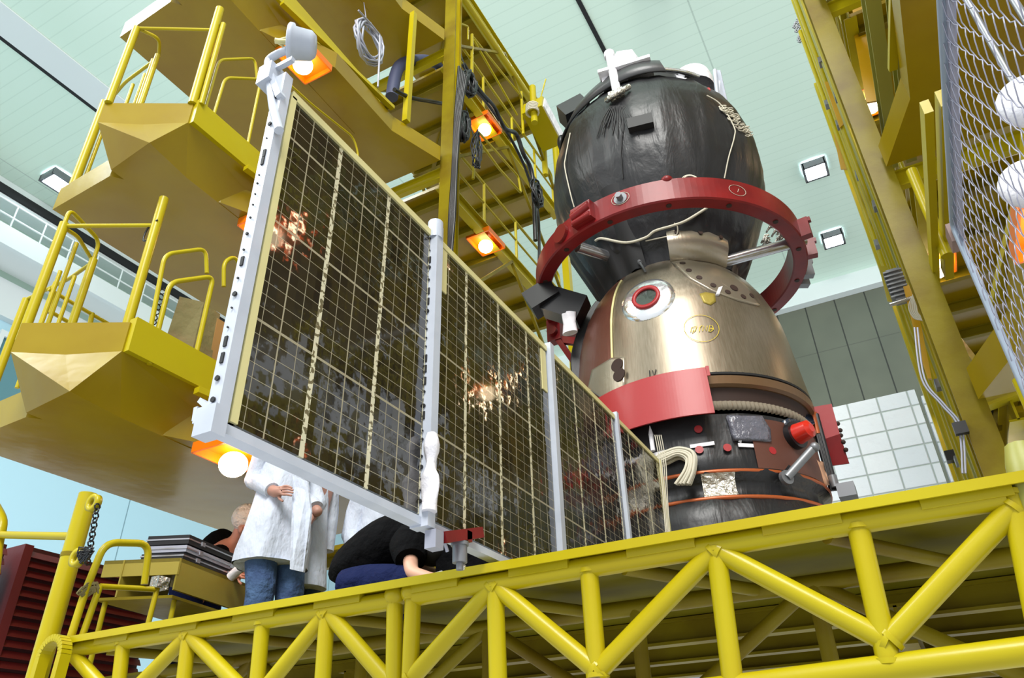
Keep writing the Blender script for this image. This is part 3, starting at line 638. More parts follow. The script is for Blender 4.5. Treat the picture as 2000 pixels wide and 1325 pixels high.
m.obox(c, rv, tv, (0,0,1), .07, .05, .12); m.tube(c-tv*.13-Vector((0,0,.03)), c+tv*.1-Vector((0,0,.03)), .05, 16); m.beam(c-Vector((0,0,.05)), c-rv*.28-Vector((0,0,.62)), .08, .05); m.beam(c-rv*.02-Vector((0,0,.1)), c-rv*.3-Vector((0,0,.22)), .05, .07)
m.build('mounting_bracket', M['red'], rg)
m = MB(); c2 = axpt(1060, 583, AX, .98); m.obox(c2, (1,.2,.5), (-.2,1,0), (-.5,0,1), .14, .1, .11); c3 = axpt(1105, 600, AX, .97); m.obox(c3, (1,.2,-.6), (-.2,1,0), (.6,0,1), .18, .09, .12)
tag(m.build('camera_hood', M['rubber']), 'black cloth hood tied to the left side of the red ring', 'hood')
m = MB(); c4 = axpt(1112, 632, AX, .955); m.loft([(c4+Vector((0,0,-.10)), .07, .04, 0), (c4, .055, .035, 0), (c4+Vector((0,0,.10)), .06, .04, 0)], 16, .25, 3)
tag(m.build('cloth_wrap', M['offwhite']), 'pale cloth wrapped round the bracket below the red ring', 'cloth')
q = [onz(x, y, 5.8) for x, y in ((1334, 350), (1338, 332))]; c = (q[0]); rv, tv = radial(ra(1352, 349)); c = S(RO-.06, ra(1352, 349), Z1)
tag(MB().path(arc(c, .07, 0, 180, 12, tv), .006, 5).path(arc(c+rv*.01, .055, 0, 180, 12, tv), .006, 5).build('cord_loop', M['rope']), 'loop of cream cord standing on the front of the red ring', 'cord')
c = axpt(1505, 468, AX, 1.0); m = MB(); rnd = random.Random(4)
for k in range(16): p = c+Vector((rnd.uniform(-.08, .12), rnd.uniform(-.05, .05), rnd.uniform(-.08, .1))); m.path([p+Vector((.03*math.cos(j*1.1), .03*math.sin(j), .03*math.sin(j*1.4))) for j in range(7)], .009, 5)
tag(m.build('pipe_fittings', M['foil']), 'knot of crinkled silver pipes behind the right side of the red ring', 'pipes')

# ------------------------------------------------------------ the solar wing
WX = -1.3
wing = thing('solar_wing', (WX, 1.05, 2.33), 'long wing of dark solar cells in white frames reaching out from the spacecraft', 'solar panel')
YS = [1.055, 1.86, 2.86, 3.75, 4.53]; ZB, ZT = 2.335, 3.475
for i in range(4):
    y0, y1 = YS[i]+.02, YS[i+1]-.02
    pn = MB().box((WX-.012, y0, ZB+.02), (WX+.004, y1, ZT-.02)).build('cell_panel', M['solar_cells'], wing)
    m = MB().box((WX-.02, y0, ZT-.028), (WX+.012, y1, ZT)).box((WX-.02, y0-.004, ZB+.02), (WX+.012, y0+.018, ZT-.02)); sub(m, 'edge_strip', M['cream'], pn, wing)
    m = MB().box((WX-.03, y0-.02, ZB-.014), (WX+.012, y1+.02, ZB+.010)); rail = sub(m, 'bottom_rail', M['white'], pn, wing)
    if i == 1: sub(MB().box((WX-.008, y0+.02, ZT-.23), (WX+.009, y0+.075, ZT-.03)), 'bare_corner_plate', M['cream'], pn, wing)['label'] = 'bare cream corner plate'
    if i == 1: sub(MB().box((WX-.008, y1-.06, ZT-.26), (WX+.009, y1-.01, ZT-.04)), 'bare_corner_plate', M['cream'], pn, wing)['label'] = 'bare cream corner plate'
posts = [(1.03, 1.062, ZB-.02, ZT+.04, .014), (1.842, 1.882, ZB-.02, ZT+.03, .036), (2.845, 2.885, ZB, ZT+.02, .03), (3.735, 3.765, ZB, ZT+.02, .024), (4.52, 4.54, ZB, ZT, .02)]
rnd = random.Random(11)
for i, (a, b, z0, z1, hx) in enumerate(posts):
    pp = MB().box((WX-(.03 if i else .026), a, z0), (WX+hx, b, z1)).build('frame_post', M['white'] if i < 4 else M['cream'], wing)
    if i < 2:
        z = z0+.08
        while z < z1-.05:
            if i: c, nn = Vector((WX+hx-.03, a-.002, z)), Vector((0,-1,0))
            else: c, nn = Vector((WX-.006, a-.002, z)), Vector((0,-1,0))
            r = rnd.choice((.0025, .003, .0045, .007)); 
            if rnd.random() < .25: mm = MB().box((c.x-.005, a-.004, z-.014), (c.x+.005, a+.002, z+.014))
            else: mm = MB().disc(c, nn, r, .004, 14)
            sub(mm, 'rail_hole', M['ink'], pp, wing); z += rnd.uniform(.03, .06)
m = MB().tube((WX+.012, 1.862, ZT-.03), (WX+.012, 1.862, ZT+.05), .03, 18).sphere((WX+.012, 1.862, ZT+.05), .03, 18, 8, (1, 1, .35)); m.build('hinge_knob', M['white'], wing)
m = MB(); rnd = random.Random(3)                      # wrapped cable sleeve at the second post
m.loft([((WX+.035, 1.85, z), .02+.006*math.sin(z*47)+(.008 if z < 2.5 else 0), .022+.006*math.cos(z*61), 0) for z in [2.36+.02*i for i in range(14)]], 14, .12, 4); m.build('wrapped_sleeve', M['offwhite'], wing)
# small bracket at the lower near corner
br = MB(); P = lambda x, y: ony(x, y, 1.03)
br.beam(P(392, 800), P(388, 826), .03, .012); br.beam(P(388, 828), P(430, 812), .035, .014); br.beam(P(398, 786), P(420, 806), .03, .012)
br.obox(P(412, 826), (1,0,0), (0,1,0), (0,0,1), .03, .02, .035); br.build('corner_bracket', M['white'], wing)
# dish antenna on its cranked arm above the near upper corner
an = MB(); an.path(spline([P(545, 255), P(535, 215), P(530, 180), P(526, 150)], 5), .014, 10)
an.beam(P(548, 190), P(533, 148), .024, .02); an.obox(P(527, 152), (1,0,.1), (0,1,0), (0,0,1), .026, .026, .038)
an.path(round_path([P(524, 140), P(524, 116), P(545, 104), P(562, 98)], .03), .013, 10); an.beam(P(532, 138), P(573, 116), .016, .016)
arm = an.build('antenna_arm', M['white'], wing)
c = P(569, 84); nn = Vector((-.66, -.52, .02)).normalized(); u = nn.orthogonal().normalized(); v = nn.cross(u)
def dish(mb, c, nn, prof, n=32):
    u = nn.orthogonal().normalized(); v = nn.cross(u); k = len(prof); vs = [c+nn*h+(u*math.cos(2*math.pi*i/n)+v*math.sin(2*math.pi*i/n))*r for i in range(n) for r, h in prof]
    mb.add(vs, [(i*k+j, ((i+1) % n)*k+j, ((i+1) % n)*k+j+1, i*k+j+1) for i in range(n) for j in range(k-1)], True); return mb
dish(MB(), c, nn, [(.001, -.075), (.034, -.075), (.046, -.062), (.052, -.012), (.061, -.008), (.062, .004), (.058, .008), (.03, .0), (.001, -.004)]).build('dish', M['white'], wing)
m = MB(); tip = c+nn*.05
for k in range(3): a = k*2.09; m.tube(c+(u*math.cos(a)+v*math.sin(a))*.028, tip, .004, 8)
m.tube(c, tip, .009, 10); m.build('feed_horn', M['cream'], wing)
# red clamp with its jack under the second panel
t = thing('panel_jack', onx(898, 1115, WX+.02), 'grey screw jack with a red clamp holding the lower rail of the solar wing', 'jack')
Q = lambda x, y: onx(x, y, WX+.03)
m = MB().beam(Q(858, 1052), Q(932, 1042), .05, .035).beam(Q(905, 1060), Q(905, 1040), .05, .03); m.build('clamp', M['red'], t)
m = MB().tube(Q(898, 1066), Q(898, 1100), .024, 18).tube(Q(898, 1060), Q(898, 1067), .029, 18).tube(Q(897, 1036), Q(898, 1062), .010, 12).tube(Q(898, 1100), Q(898, 1114), .012, 12); m.build('jack_body', M['dull'], t)
m = MB(); m.sphere(Q(903, 1108), .012, 10, 6); m.build('ball_foot', M['chrome'], t)
m = MB(); m.obox(Q(848, 1056), (0,1,0), (1,0,0), (0,0,1), .022, .02, .028); m.path([Q(858, 1072), Q(863, 1060), Q(868, 1058), Q(874, 1078)], .006, 6); m.build('spring_clip', M['grey'], t)
# white ropes at the wing root
m = MB()
for k in range(4): m.path(spline([onx(1279+k*4, 850, WX+.05), onx(1288+k*4, 900, WX+.05), onx(1294+k*3, 960, WX+.05), onx(1300+k*2.5, 1040, WX+.05)], 5), .0035, 6)
tag(m.build('root_cord', M['rope']), 'cream cords tied along the root end of the solar wing', 'cord')

# ------------------------------------------------------------ foreground truss and main deck
TY = 2.3
T = lambda x, y, Y=TY: ony(x, y, Y)
def flange(m, p, q, r=.03):                         # weld collar where a brace meets a chord
    d = (q-p).normalized(); m.tube(p, p+d*.014, r*1.22, 14); return m
def truss(name, label, chords, braces, r=.03, mm=M['yellow'], group=None):
    t = thing(name, T(*chords[0][1]), label, 'truss', group)
    for nm, a, b in chords: MB().tube(T(*a), T(*b), r*1.12, 20).build(nm, mm, t)
    for nm, a, b in braces: p, q = T(*a), T(*b); m = MB().tube(p, q, r, 18); flange(m, p, q, r); flange(m, q, p, r); m.build(nm, mm, t)
    return t
tl = truss('deck_truss', 'glossy yellow tube truss under the left part of the deck edge', [('top_chord', (138, 1270), (774, 1173))],
   [('post', (241, 1255), (226, 1392)), ('post', (513, 1216), (497, 1392)), ('post', (639, 1197), (626, 1392)), ('post', (369, 1238), (352, 1392)), ('post', (771, 1170), (769, 1392)),
    ('diagonal', (137, 1272), (244, 1392)), ('diagonal', (367, 1242), (226, 1385)), ('diagonal', (371, 1242), (497, 1372)), ('diagonal', (636, 1200), (497, 1372)), ('diagonal', (642, 1198), (769, 1345))])
MB().sphere(T(773, 1165), .044, 16, 10, (1, 1, .9)).build('end_cap', M['yellow'], tl)
tr = truss('deck_truss', 'glossy yellow tube truss carrying the right part of the deck edge, with big V braces', [('top_chord', (812, 1166), (1962, 972)), ('bottom_chord', (1100, 1385), (2040, 1268))],
   [('post', (807, 1165), (798, 1400)), ('post', (967, 1142), (975, 1400)), ('post', (1150, 1112), (1168, 1325)), ('post', (1398, 1071), (1440, 1400)), ('post', (1675, 1026), (1737, 1299)), ('post', (1976, 960), (2040, 1268)),
    ('diagonal', (964, 1146), (800, 1330)), ('diagonal', (970, 1146), (1168, 1312)), ('diagonal', (1168, 1312), (1396, 1075)), ('diagonal', (1402, 1078), (1737, 1256)), ('diagonal', (1737, 1252), (1982, 990))])
MB().sphere(T(806, 1158), .044, 16, 10, (1, 1, .9)).build('end_cap', M['yellow'], tr)
deck = thing('main_deck', (-1.3, TY, 2.2), 'large yellow walkway deck in front of the spacecraft, resting on tube trusses', 'deck')
xL, xR = T(133, 1250).x, .335
M['deck'] = mat('shaded_deck_plate', (104, 96, 14), .5, 0, 0, (2, .15), var=(2, (84, 74, 12), .8), spec=.08)  # plate colour lowered to carry the shade on the deck's underside
e = MB().box((xL, 2.24, 2.272), (xR, 2.30, 2.292)).box((xL, 2.24, 2.262), (xR, 2.248, 2.272)); e.build('edge_angle', M['yellow'], deck)
MB().box((xL, 2.30, 2.27), (xR, 2.98, 2.282)).build('deck_plate', M['deck'], deck)
for i in range(9): x = xL+.25+i*(xR-xL-.4)/8.3; MB().box((x, 2.262, 2.240), (x+.22, 2.30, 2.271)).build('spacer_block', M['yellow'], deck)
for (a, b, c, d_) in ((-4.35, 2.98, -2.45, 9.2), (-.15, 2.98, .5, 9.2), (-2.45, 2.98, -.15, 4.45), (-2.45, 6.9, -.15, 9.2)): MB().box((a, b, 2.245), (c, d_, 2.258)).build('deck_plate', M['deck'], deck)
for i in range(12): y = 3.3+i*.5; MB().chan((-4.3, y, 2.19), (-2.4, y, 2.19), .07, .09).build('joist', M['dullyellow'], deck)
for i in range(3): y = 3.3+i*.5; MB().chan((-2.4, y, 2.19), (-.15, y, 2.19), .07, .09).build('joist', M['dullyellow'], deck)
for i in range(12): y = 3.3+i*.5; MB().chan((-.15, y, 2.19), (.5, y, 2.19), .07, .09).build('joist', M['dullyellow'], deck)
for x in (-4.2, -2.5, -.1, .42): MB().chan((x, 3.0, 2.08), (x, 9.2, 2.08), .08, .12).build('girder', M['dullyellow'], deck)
# cross braces between the front and rear trusses, and the rows of trusses behind
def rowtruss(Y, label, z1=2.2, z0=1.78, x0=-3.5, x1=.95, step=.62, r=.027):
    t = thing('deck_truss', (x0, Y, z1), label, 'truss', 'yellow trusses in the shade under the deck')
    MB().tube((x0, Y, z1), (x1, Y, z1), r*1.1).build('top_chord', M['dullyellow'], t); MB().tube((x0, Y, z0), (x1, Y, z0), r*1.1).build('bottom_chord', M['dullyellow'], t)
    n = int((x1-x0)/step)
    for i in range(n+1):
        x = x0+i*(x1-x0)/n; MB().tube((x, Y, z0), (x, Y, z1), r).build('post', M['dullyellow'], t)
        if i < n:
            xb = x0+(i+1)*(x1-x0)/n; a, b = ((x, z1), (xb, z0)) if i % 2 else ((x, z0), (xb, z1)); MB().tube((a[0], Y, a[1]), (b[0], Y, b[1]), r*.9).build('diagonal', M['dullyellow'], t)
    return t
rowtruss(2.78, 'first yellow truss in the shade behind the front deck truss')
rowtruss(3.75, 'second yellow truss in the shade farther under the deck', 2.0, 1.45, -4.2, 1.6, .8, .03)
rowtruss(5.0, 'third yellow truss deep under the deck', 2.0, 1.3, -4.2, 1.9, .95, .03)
t = thing('cross_brace', (-1.5, 2.5, 2.2), 'slanting yellow tubes tying the front and rear trusses under the deck', 'brace')
for i in range(6):
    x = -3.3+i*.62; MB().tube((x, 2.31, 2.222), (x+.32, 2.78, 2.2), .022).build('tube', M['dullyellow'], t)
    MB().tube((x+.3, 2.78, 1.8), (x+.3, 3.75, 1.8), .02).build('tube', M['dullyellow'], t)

# ------------------------------------------------------------ scaffold towers, left and (mirrored) right
DZ = 1.93
def on5(px, py, z): return onz(px, py, z)
K0 = onz(217, 331, 5.28); K1 = onz(292, 278, 5.28); K2 = onz(364, 346, 5.28)
def tray(t, zb, right, mm):
    mx = (lambda x: -2.6-x) if right else (lambda x: x)
    def B(): return MB()
    def fin(mb, nm, m_): mb.v = [Vector((mx(v.x), v.y, v.z)) for v in mb.v]; return mb.build(nm, m_, t)
    big = [(-4.74, 2.06), (-4.10, 2.04), (-3.66, 2.6), (-3.36, 3.2), (-3.36, 4.05), (-3.17, 4.62), (-4.74, 4.62)]
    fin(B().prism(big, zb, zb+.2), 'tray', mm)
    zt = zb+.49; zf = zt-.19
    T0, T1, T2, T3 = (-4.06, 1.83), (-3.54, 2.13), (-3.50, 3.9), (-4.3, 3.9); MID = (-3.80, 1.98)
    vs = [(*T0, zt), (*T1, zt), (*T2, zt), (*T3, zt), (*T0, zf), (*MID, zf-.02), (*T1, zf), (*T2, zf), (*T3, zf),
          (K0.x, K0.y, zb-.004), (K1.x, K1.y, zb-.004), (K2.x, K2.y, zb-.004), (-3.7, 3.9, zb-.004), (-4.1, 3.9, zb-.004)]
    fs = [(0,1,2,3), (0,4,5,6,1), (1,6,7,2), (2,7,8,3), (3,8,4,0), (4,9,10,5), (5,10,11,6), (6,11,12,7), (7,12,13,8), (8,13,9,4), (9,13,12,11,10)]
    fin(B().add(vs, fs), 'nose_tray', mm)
    fin(B().box((-3.56, 2.14, zf), (-3.50, 4.0, zt+.03)).beam((-3.47, 2.6, zf-.05), (-3.33, 4.0, zf-.05), .05, .04), 'edge_channel', M['yellow'])
def backtray(t, zb, right, mm, y1=8.05):
    mx = (lambda x: -2.6-x) if right else (lambda x: x)
    def fin(mb, nm, m_): mb.v = [Vector((mx(v.x), v.y, v.z)) for v in mb.v]; return mb.build(nm, m_, t)
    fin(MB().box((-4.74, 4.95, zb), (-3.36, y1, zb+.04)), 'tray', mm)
    fin(MB().chan((-3.36, 4.9, zb+.02), (-3.36, y1, zb+.02), .10, .16, .014), 'edge_channel', M['yellow'])
    for i in range(6): y = 5.1+i*.56; fin(MB().chan((-4.7, y, zb-.05), (-3.4, y, zb-.05), .06, .09), 'joist', M['dullyellow'])
def handrail(pts, h, name_t, label, r=.017, nmid=1, posts_at=None, mm=M['yellow'], group='yellow handrails on the scaffold'):
    t = thing(name_t, pts[0], label, 'handrail', group)
    up = [Vector(p)+Vector((0,0,h)) for p in pts]
    MB().path(round_path([Vector(pts[0])]+up+[Vector(pts[-1])], .10), r, 10).build('rail_tube', mm, t)
    for k in range(nmid): z = h*(k+1)/(nmid+1); MB().path([Vector(p)+Vector((0,0,z)) for p in pts], r*.8, 8).build('mid_rail', mm, t)
    for p in (posts_at or []): MB().tube(p, Vector(p)+Vector((0,0,h)), r).build('post', mm, t)
    return t
def lamp(x, y, z, label, right=False):
    if right: x = -2.6-x
    t = thing('work_lamp', (x, y, z), label, 'lamp', 'round work lamps under the scaffold platforms'); a, b = .19, .15
    m = MB(); h = .07
    m.box((x-b, y-a, z-.012), (x+b, y+a, z-.004))
    for sx in (-1, 1): m.box((x+sx*b-.006, y-a, z-h), (x+sx*b+.006, y+a, z-.004)); m.box((x-b, y+sx*a-.006, z-h), (x+b, y+sx*a+.006, z-.004))
    m.build('housing', M['lampin'], t)
    MB().sphere((x, y, z-.11), .085, 20, 12, (1, 1, .9)).build('globe', M['warm'], t)
    return t
names = ['lowest', 'second', 'third', 'fourth', 'fifth']
for right in (False, True):
    side = 'right' if right else 'left'
    for k in range(5):
        zb = 3.47 if k < 1 else 5.28+DZ*(k-1)
        t = thing('work_platform', (-3.9 if not right else 1.3, 2.1, zb), '%s folding yellow sheet platform from below on the %s scaffold, angular nose towards the viewer' % (names[k], side), 'platform', 'yellow scaffold platforms')
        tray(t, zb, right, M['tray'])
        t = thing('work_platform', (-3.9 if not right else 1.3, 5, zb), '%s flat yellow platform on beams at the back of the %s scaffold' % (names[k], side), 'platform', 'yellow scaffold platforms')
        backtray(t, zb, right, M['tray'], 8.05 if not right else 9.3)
    # columns
    t = thing('scaffold_column', (-3.14 if not right else .54, 4.76, 0), 'tall yellow box column at mid depth of the %s scaffold' % side, 'column')
    x = -3.14 if not right else .54
    MB().box((x-.05, 4.70, 0), (x+.05, 4.82, 11)).build('column', M['matyellow'], t); MB().chan((x, 4.76, 0), (x, 4.76, 10.9), .15, .13, .012, (0,1,0)).build('channel', M['dullyellow'], t)
    for k in range(4): z = 5.24+DZ*k; MB().chan((x, 4.76, z), (x-1.4 if not right else x+1.4, 4.76, z), .06, .13).build('cross_beam', M['yellow'], t)
    for yy, xx, lb in ((8.1, -3.28, 'far inner'), (4.8, -4.72, 'outer front'), (8.1, -4.72, 'outer far')):
        xx = -2.6-xx if right else xx; yy = yy+(1.2 if right and yy > 8 else 0)
        t = thing('scaffold_column', (xx, yy, 0), '%s yellow post of the %s scaffold' % (lb, side), 'column')
        MB().box((xx-.05, yy-.05, 0), (xx+.05, yy+.05, 11)).build('post', M['yellow'], t)
    t = thing('brace_frame', (-3.3 if not right else .7, 5, 3), 'criss-cross yellow bracing between the back posts of the %s scaffold' % side, 'brace')
    for k in range(5):
        z = 3.4+DZ*k
        for xx in (-3.30, -4.7):
            X_ = -2.6-xx if right else xx
            MB().beam((X_, 4.85, z-1.7), (X_, 6.4, z-.12), .035, .035).build('brace', M['dullyellow'], t); MB().beam((X_, 8.0, z-1.7), (X_, 6.4, z-.12), .035, .035).build('brace', M['dullyellow'], t)
        X0, X1 = (-3.4, -4.65) if not right else (.8, 2.05)
        MB().beam((X0, 8.05, z-1.7), (X1, 8.05, z-.1), .04, .04).build('brace', M['dullyellow'], t); MB().beam((X1, 6.5, z-.14), (X0, 5.2, z-.14), .05, .05).build('brace', M['dullyellow'], t)
    for k in (0, 1, 2, 3):
        zb = 3.47 if k == 0 else 5.28+DZ*(k-1)
        for j, (yy, dist) in enumerate(((2.98, 'nearest'), (5.95, 'middle'), (8.75, 'farthest'))):
            if j == 2 and not right: continue
            x = -3.40 if j else (-3.52 if k else -3.44)
            if k == 0 and j == 0: yy = 2.94
            lamp(x, yy, zb, 'round warm lamp under the %s platform of the %s scaffold, %s in its row' % (names[k], side, dist), right)
        # inner-edge rails of the back platform
        Xr = -3.33 if not right else .73
        y1 = 7.9 if not right else 9.1
        if k: handrail([(Xr, 5.1, zb+.1), (Xr, y1, zb+.1)], .62, 'handrail', 'long yellow handrail on the inner edge of the %s back platform, %s scaffold' % (names[k], side), .018, 1, [(Xr, yy, zb+.1) for yy in (5.8, 6.6, 7.3)])

# ------------------------------------------------------------ rails, crate and cables on the left scaffold
RT = RM.transposed()
def proj(p): q = RT @ (Vector(p)-CAM); return (CX+FPX*q.x/-q.z, CY-FPX*q.y/-q.z)
def upto(b, py):                                    # height on the vertical through b that shows at row py
    lo, hi = b.z, b.z+3
    for _ in range(40):
        m_ = (lo+hi)/2
        if proj((b.x, b.y, m_))[1] > py: lo = m_
        else: hi = m_
    return Vector((b.x, b.y, lo))
ZL1, ZL2 = 3.96, 5.77
G1 = 'yellow tube railings on the noses of the left platforms'
def railpost(base, top, z, r, t, nm='post'):
    b = onz(*base, z); e = upto(b, top[1]); MB().tube(b, e, r, 16).build(nm, M['yellow'], t); return b, e
t = thing('railing', onz(240, 665, ZL1), 'yellow tube railing with tall corner post and looped tops on the lowest left platform nose', 'railing', G1)
bA, eA = railpost((40, 667), (128, 437), ZL1, .029, t); bD, eD = railpost((240, 665), (325, 388), ZL1, .030, t)
H1 = eA.z; b2 = onz(183, 507, H1-.03); MB().tube((b2.x, b2.y, ZL1), b2, .026, 16).build('post', M['yellow'], t)
b3 = onz(52, 585, H1); MB().tube((b3.x, b3.y, 3.7), b3, .028, 16).build('post', M['yellow'], t)
for (x, y) in ((108, 552), (150, 475), (146, 540), (118, 530)): q = onz(x, y, H1-.05); MB().tube((q.x, q.y, ZL1), q, .014, 10).build('baluster', M['yellow'], t)
MB().tube(eA-Vector((0,0,.02)), Vector((bD.x, bD.y, H1-.02)), .014, 12).build('top_bar', M['yellow'], t)
MB().path(round_path([eA, eA+Vector((.0,0,.12)), b2+Vector((0,0,.16)), b2], .09), .014, 10).build('loop', M['yellow'], t)
MB().path(round_path([eA-Vector((0,0,.03)), onz(152, 462, H1), onz(182, 512, H1), onz(135, 545, H1), b3], .05), .013, 10).build('loop', M['yellow'], t)
MB().path(spline([Vector((bD.x+.03, bD.y-.02, H1)), Vector((bD.x-.05, bD.y-.02, H1-.04)), Vector((bD.x-.06, bD.y-.02, H1-.13)), Vector((bD.x-.01, bD.y-.02, H1-.15))], 5), .006, 6).build('hook', M['rubber'], t)
X1 = -3.52
def side_frame(label, pts, z, X=X1, r=.014, down=False):
    t = thing('rail_frame', onx(*pts[0], X), label, 'railing', 'low yellow hoop frames on the inner platform edges'); q = [onx(x, y, X) for x, y in pts]
    if down: q.append(Vector((q[-1].x, q[-1].y, z)))
    MB().path(round_path(q, .07), r, 12).build('hoop', M['yellow'], t); return t
side_frame('rounded yellow hoop frame beside the khaki crate, the higher one', [(283, 700), (322, 497), (402, 486), (404, 534)], ZL1)
side_frame('rounded yellow hoop frame standing in front of the khaki crate', [(292, 712), (332, 552), (417, 540), (372, 742)], ZL1, X1, .016)
side_frame('short yellow hoop beside the white frame of the solar wing', [(437, 560), (437, 512), (460, 500), (476, 540), (476, 600)], ZL1, X1, .014, True)
m = MB()
for k in range(12): p = onx(318-k*3.2, 570+k*10, X1-.02); m.path(arc(p, .018, 0, 360, 8, (0,1,0) if k % 2 else (.7,.7,0)), .004, 5)
tag(m.build('chain', M['rubber']), 'thin dark chain hanging beside the khaki crate', 'chain')
cr = thing('covered_crate', onz(330, 730, ZL1), 'tall crate under a khaki tarpaulin with a brown side, on the lowest left platform', 'crate')
a, b = onz(300, 735, ZL1), onz(362, 741, ZL1)
ca = Vector((a.x, a.y, 0)); cb = Vector((b.x, b.y, 0)); back = Vector((.0, 1.1, 0)); h = .62
m = MB(); vs = [(*ca.xy, ZL1), (*cb.xy, ZL1), (*(cb+back*.15).xy, ZL1), (*(ca+back*.15).xy, ZL1), (ca.x+.03, ca.y+.02, ZL1+h), (cb.x-.02, cb.y+.02, ZL1+h*1.0), (cb.x-.02, cb.y+.17, ZL1+h*.98), (ca.x+.03, ca.y+.17, ZL1+h*.98)]
m.add(vs, [(0,3,2,1),(4,5,6,7),(0,1,5,4),(1,2,6,5),(2,3,7,6),(3,0,4,7)]); m.build('tarpaulin', M['khaki'], cr)
MB().box((cb.x-.36, cb.y+.15, ZL1), (cb.x-.01, cb.y+1.2, ZL1+h*.9)).build('side_board', M['tan'], cr)
tag(MB().box((cb.x-.38, cb.y-.06, ZL1-.02), (cb.x+.05, cb.y+1.3, ZL1-.002)).build('kick_plate', M['yellow']), 'yellow plate under the khaki crate', 'plate')
t = thing('railing', onz(378, 203, ZL2), 'yellow tube railing with a double corner post on the second left platform nose', 'railing', G1)
bA, eA = railpost((212, 201), (287, 55), ZL2, .027, t); bD, eD = railpost((376, 204), (435, 18), ZL2, .032, t)
MB().tube(bD+Vector((.05,.03,0)), eD+Vector((.05,.03,-.18)), .02, 12).build('post', M['yellow'], t)
MB().tube(eA, Vector((bD.x, bD.y, eA.z)), .012, 12).build('top_bar', M['yellow'], t)
for (x, y) in ((300, 118), (283, 145), (260, 165), (308, 108)): q = onz(x, y, eA.z-.05); MB().tube((q.x, q.y, ZL2), q, .014 if x < 300 else .02, 10).build('baluster', M['yellow'], t)
MB().path(round_path([eA, onz(312, 75, eA.z), onz(310, 112, eA.z), onz(245, 160, eA.z), onz(207, 205, eA.z)], .06), .013, 10).build('loop', M['yellow'], t)
q = onz(205, 200, 6.45); MB().tube((q.x, q.y, 5.48), q, .032, 14).build('post', M['yellow'], t)
q = onz(208, 235, 6.3); MB().tube((q.x, q.y, 5.48), q, .016, 10).build('post', M['yellow'], t)
side_frame('rounded yellow hoop frame on the second left platform, the higher one', [(392, 245), (428, 117), (498, 114), (502, 155)], ZL2, X1, .011)
side_frame('rounded yellow hoop frame on the second left platform beside the solar wing', [(410, 250), (440, 152), (510, 155), (482, 292)], ZL2, X1, .012)
side_frame('thin curved yellow handrail passing behind the top of the solar wing', [(560, 160), (610, 205), (690, 268), (700, 300)], ZL2, X1, .010, True)
# far handrail seen through the nose railing
t = thing('handrail', (-5.2, 2.6, 4.3), 'thin double yellow handrail with short stanchions behind the lowest left platform nose', 'handrail', 'yellow handrails on the scaffold')
for dy in (0, 42): MB().tube(onx(95, 565+dy, -4.78), onx(272, 668+dy, -4.78), .014, 10).build('rail_tube', M['yellow'], t)
for x, y in ((180, 612), (265, 665), (105, 570)): MB().tube(onx(x, y, -4.78), onx(x-8, y+42, -4.78), .018, 10).build('post', M['yellow'], t)
# lowest level at the left: thick chained post, rails, red louvres, table and cases
t = thing('chained_post', ony(60, 1400, 2.25), 'thick yellow round post with an eye lug and a dark chain, lower left', 'post')
p0, p1 = ony(62, 1420, 2.25), ony(173, 966, 2.25); p0 = Vector((p1.x, p1.y, 1.7))
MB().tube(p0, p1, .046, 24).build('post', M['yellow'], t); MB().tube((p1.x, p1.y, 2.68), (p1.x, p1.y, 2.70), .049, 24).build('joint_ring', M['dullyellow'], t)
for (x, y) in ((188, 985), (157, 1092)): c = ony(x, y, 2.2); MB().disc(c, (0,-1,0), .045, .03, 20, r0=.022).build('eye_lug', M['yellow'], t)
m = MB()
for k in range(13): p = ony(190-k*1.6, 990+k*9, 2.18); m.path(arc(p, .015, 0, 360, 8, (1,0,0) if k % 2 else (0,1,0)), .004, 5, True)
m.build('chain', M['rubber'], t)
m = MB(); rnd = random.Random(1)
for k in range(14): p = ony(165+rnd.uniform(-8, 10), 1085+rnd.uniform(-8, 10), 2.15); m.path([p+Vector((.02*math.cos(j), .015*math.sin(2*j), .02*math.sin(j))) for j in range(7)], .004, 5)
m.build('chain_heap', M['rubber'], t)
t = thing('hook_bracket', ony(105, 1300, 2.2), 'big yellow steel hook plate at the lower left end of the truss', 'hook')
m = MB(); c = ony(104, 1282, 2.2); pts = arc(c, .075, 180, 0, 14); pts = [Vector((c.x-.075, c.y, c.z-.3))]+pts+[Vector((c.x+.075, c.y, c.z-.3))]
for a_, b_ in zip(pts, pts[1:]): m.beam(a_, b_, .03, .05, (0,1,0))
m.build('plate', M['yellow'], t)
XL = -3.5
t = thing('rail_frame', onx(165, 1240, XL), 'yellow hoop rail in front of the red louvres with ties knotted on it', 'railing')
MB().path(round_path([onx(132, 1265, XL), onx(165, 1160, XL), onx(205, 1060, XL), onx(292, 1062, XL), onx(282, 1142, XL)], .07), .018, 12).build('hoop', M['yellow'], t)
MB().tube(onx(195, 1146, XL), onx(305, 1152, XL), .014, 12).build('cross_bar', M['yellow'], t)
MB().tube(onx(195, 1146, XL), onx(160, 1245, XL), .016, 12).build('leg', M['yellow'], t); MB().tube(onx(307, 1150, XL), onx(288, 1225, XL), .014, 12).build('leg', M['yellow'], t)
m = MB(); rnd = random.Random(6)
for k in range(12): p = onx(168+rnd.uniform(-8, 14), 1150+rnd.uniform(-8, 12), XL); m.path([p+Vector((.012, .03*math.cos(j), .025*math.sin(j*1.3))) for j in range(6)], .005, 5)
m.build('tie', M['khaki'], t)
m = MB(); m.obox(onx(312, 1140, XL), (1,0,0), (0,1,0), (0,0,1), .03, .035, .03); m.build('wire_tie', M['foil'], t)
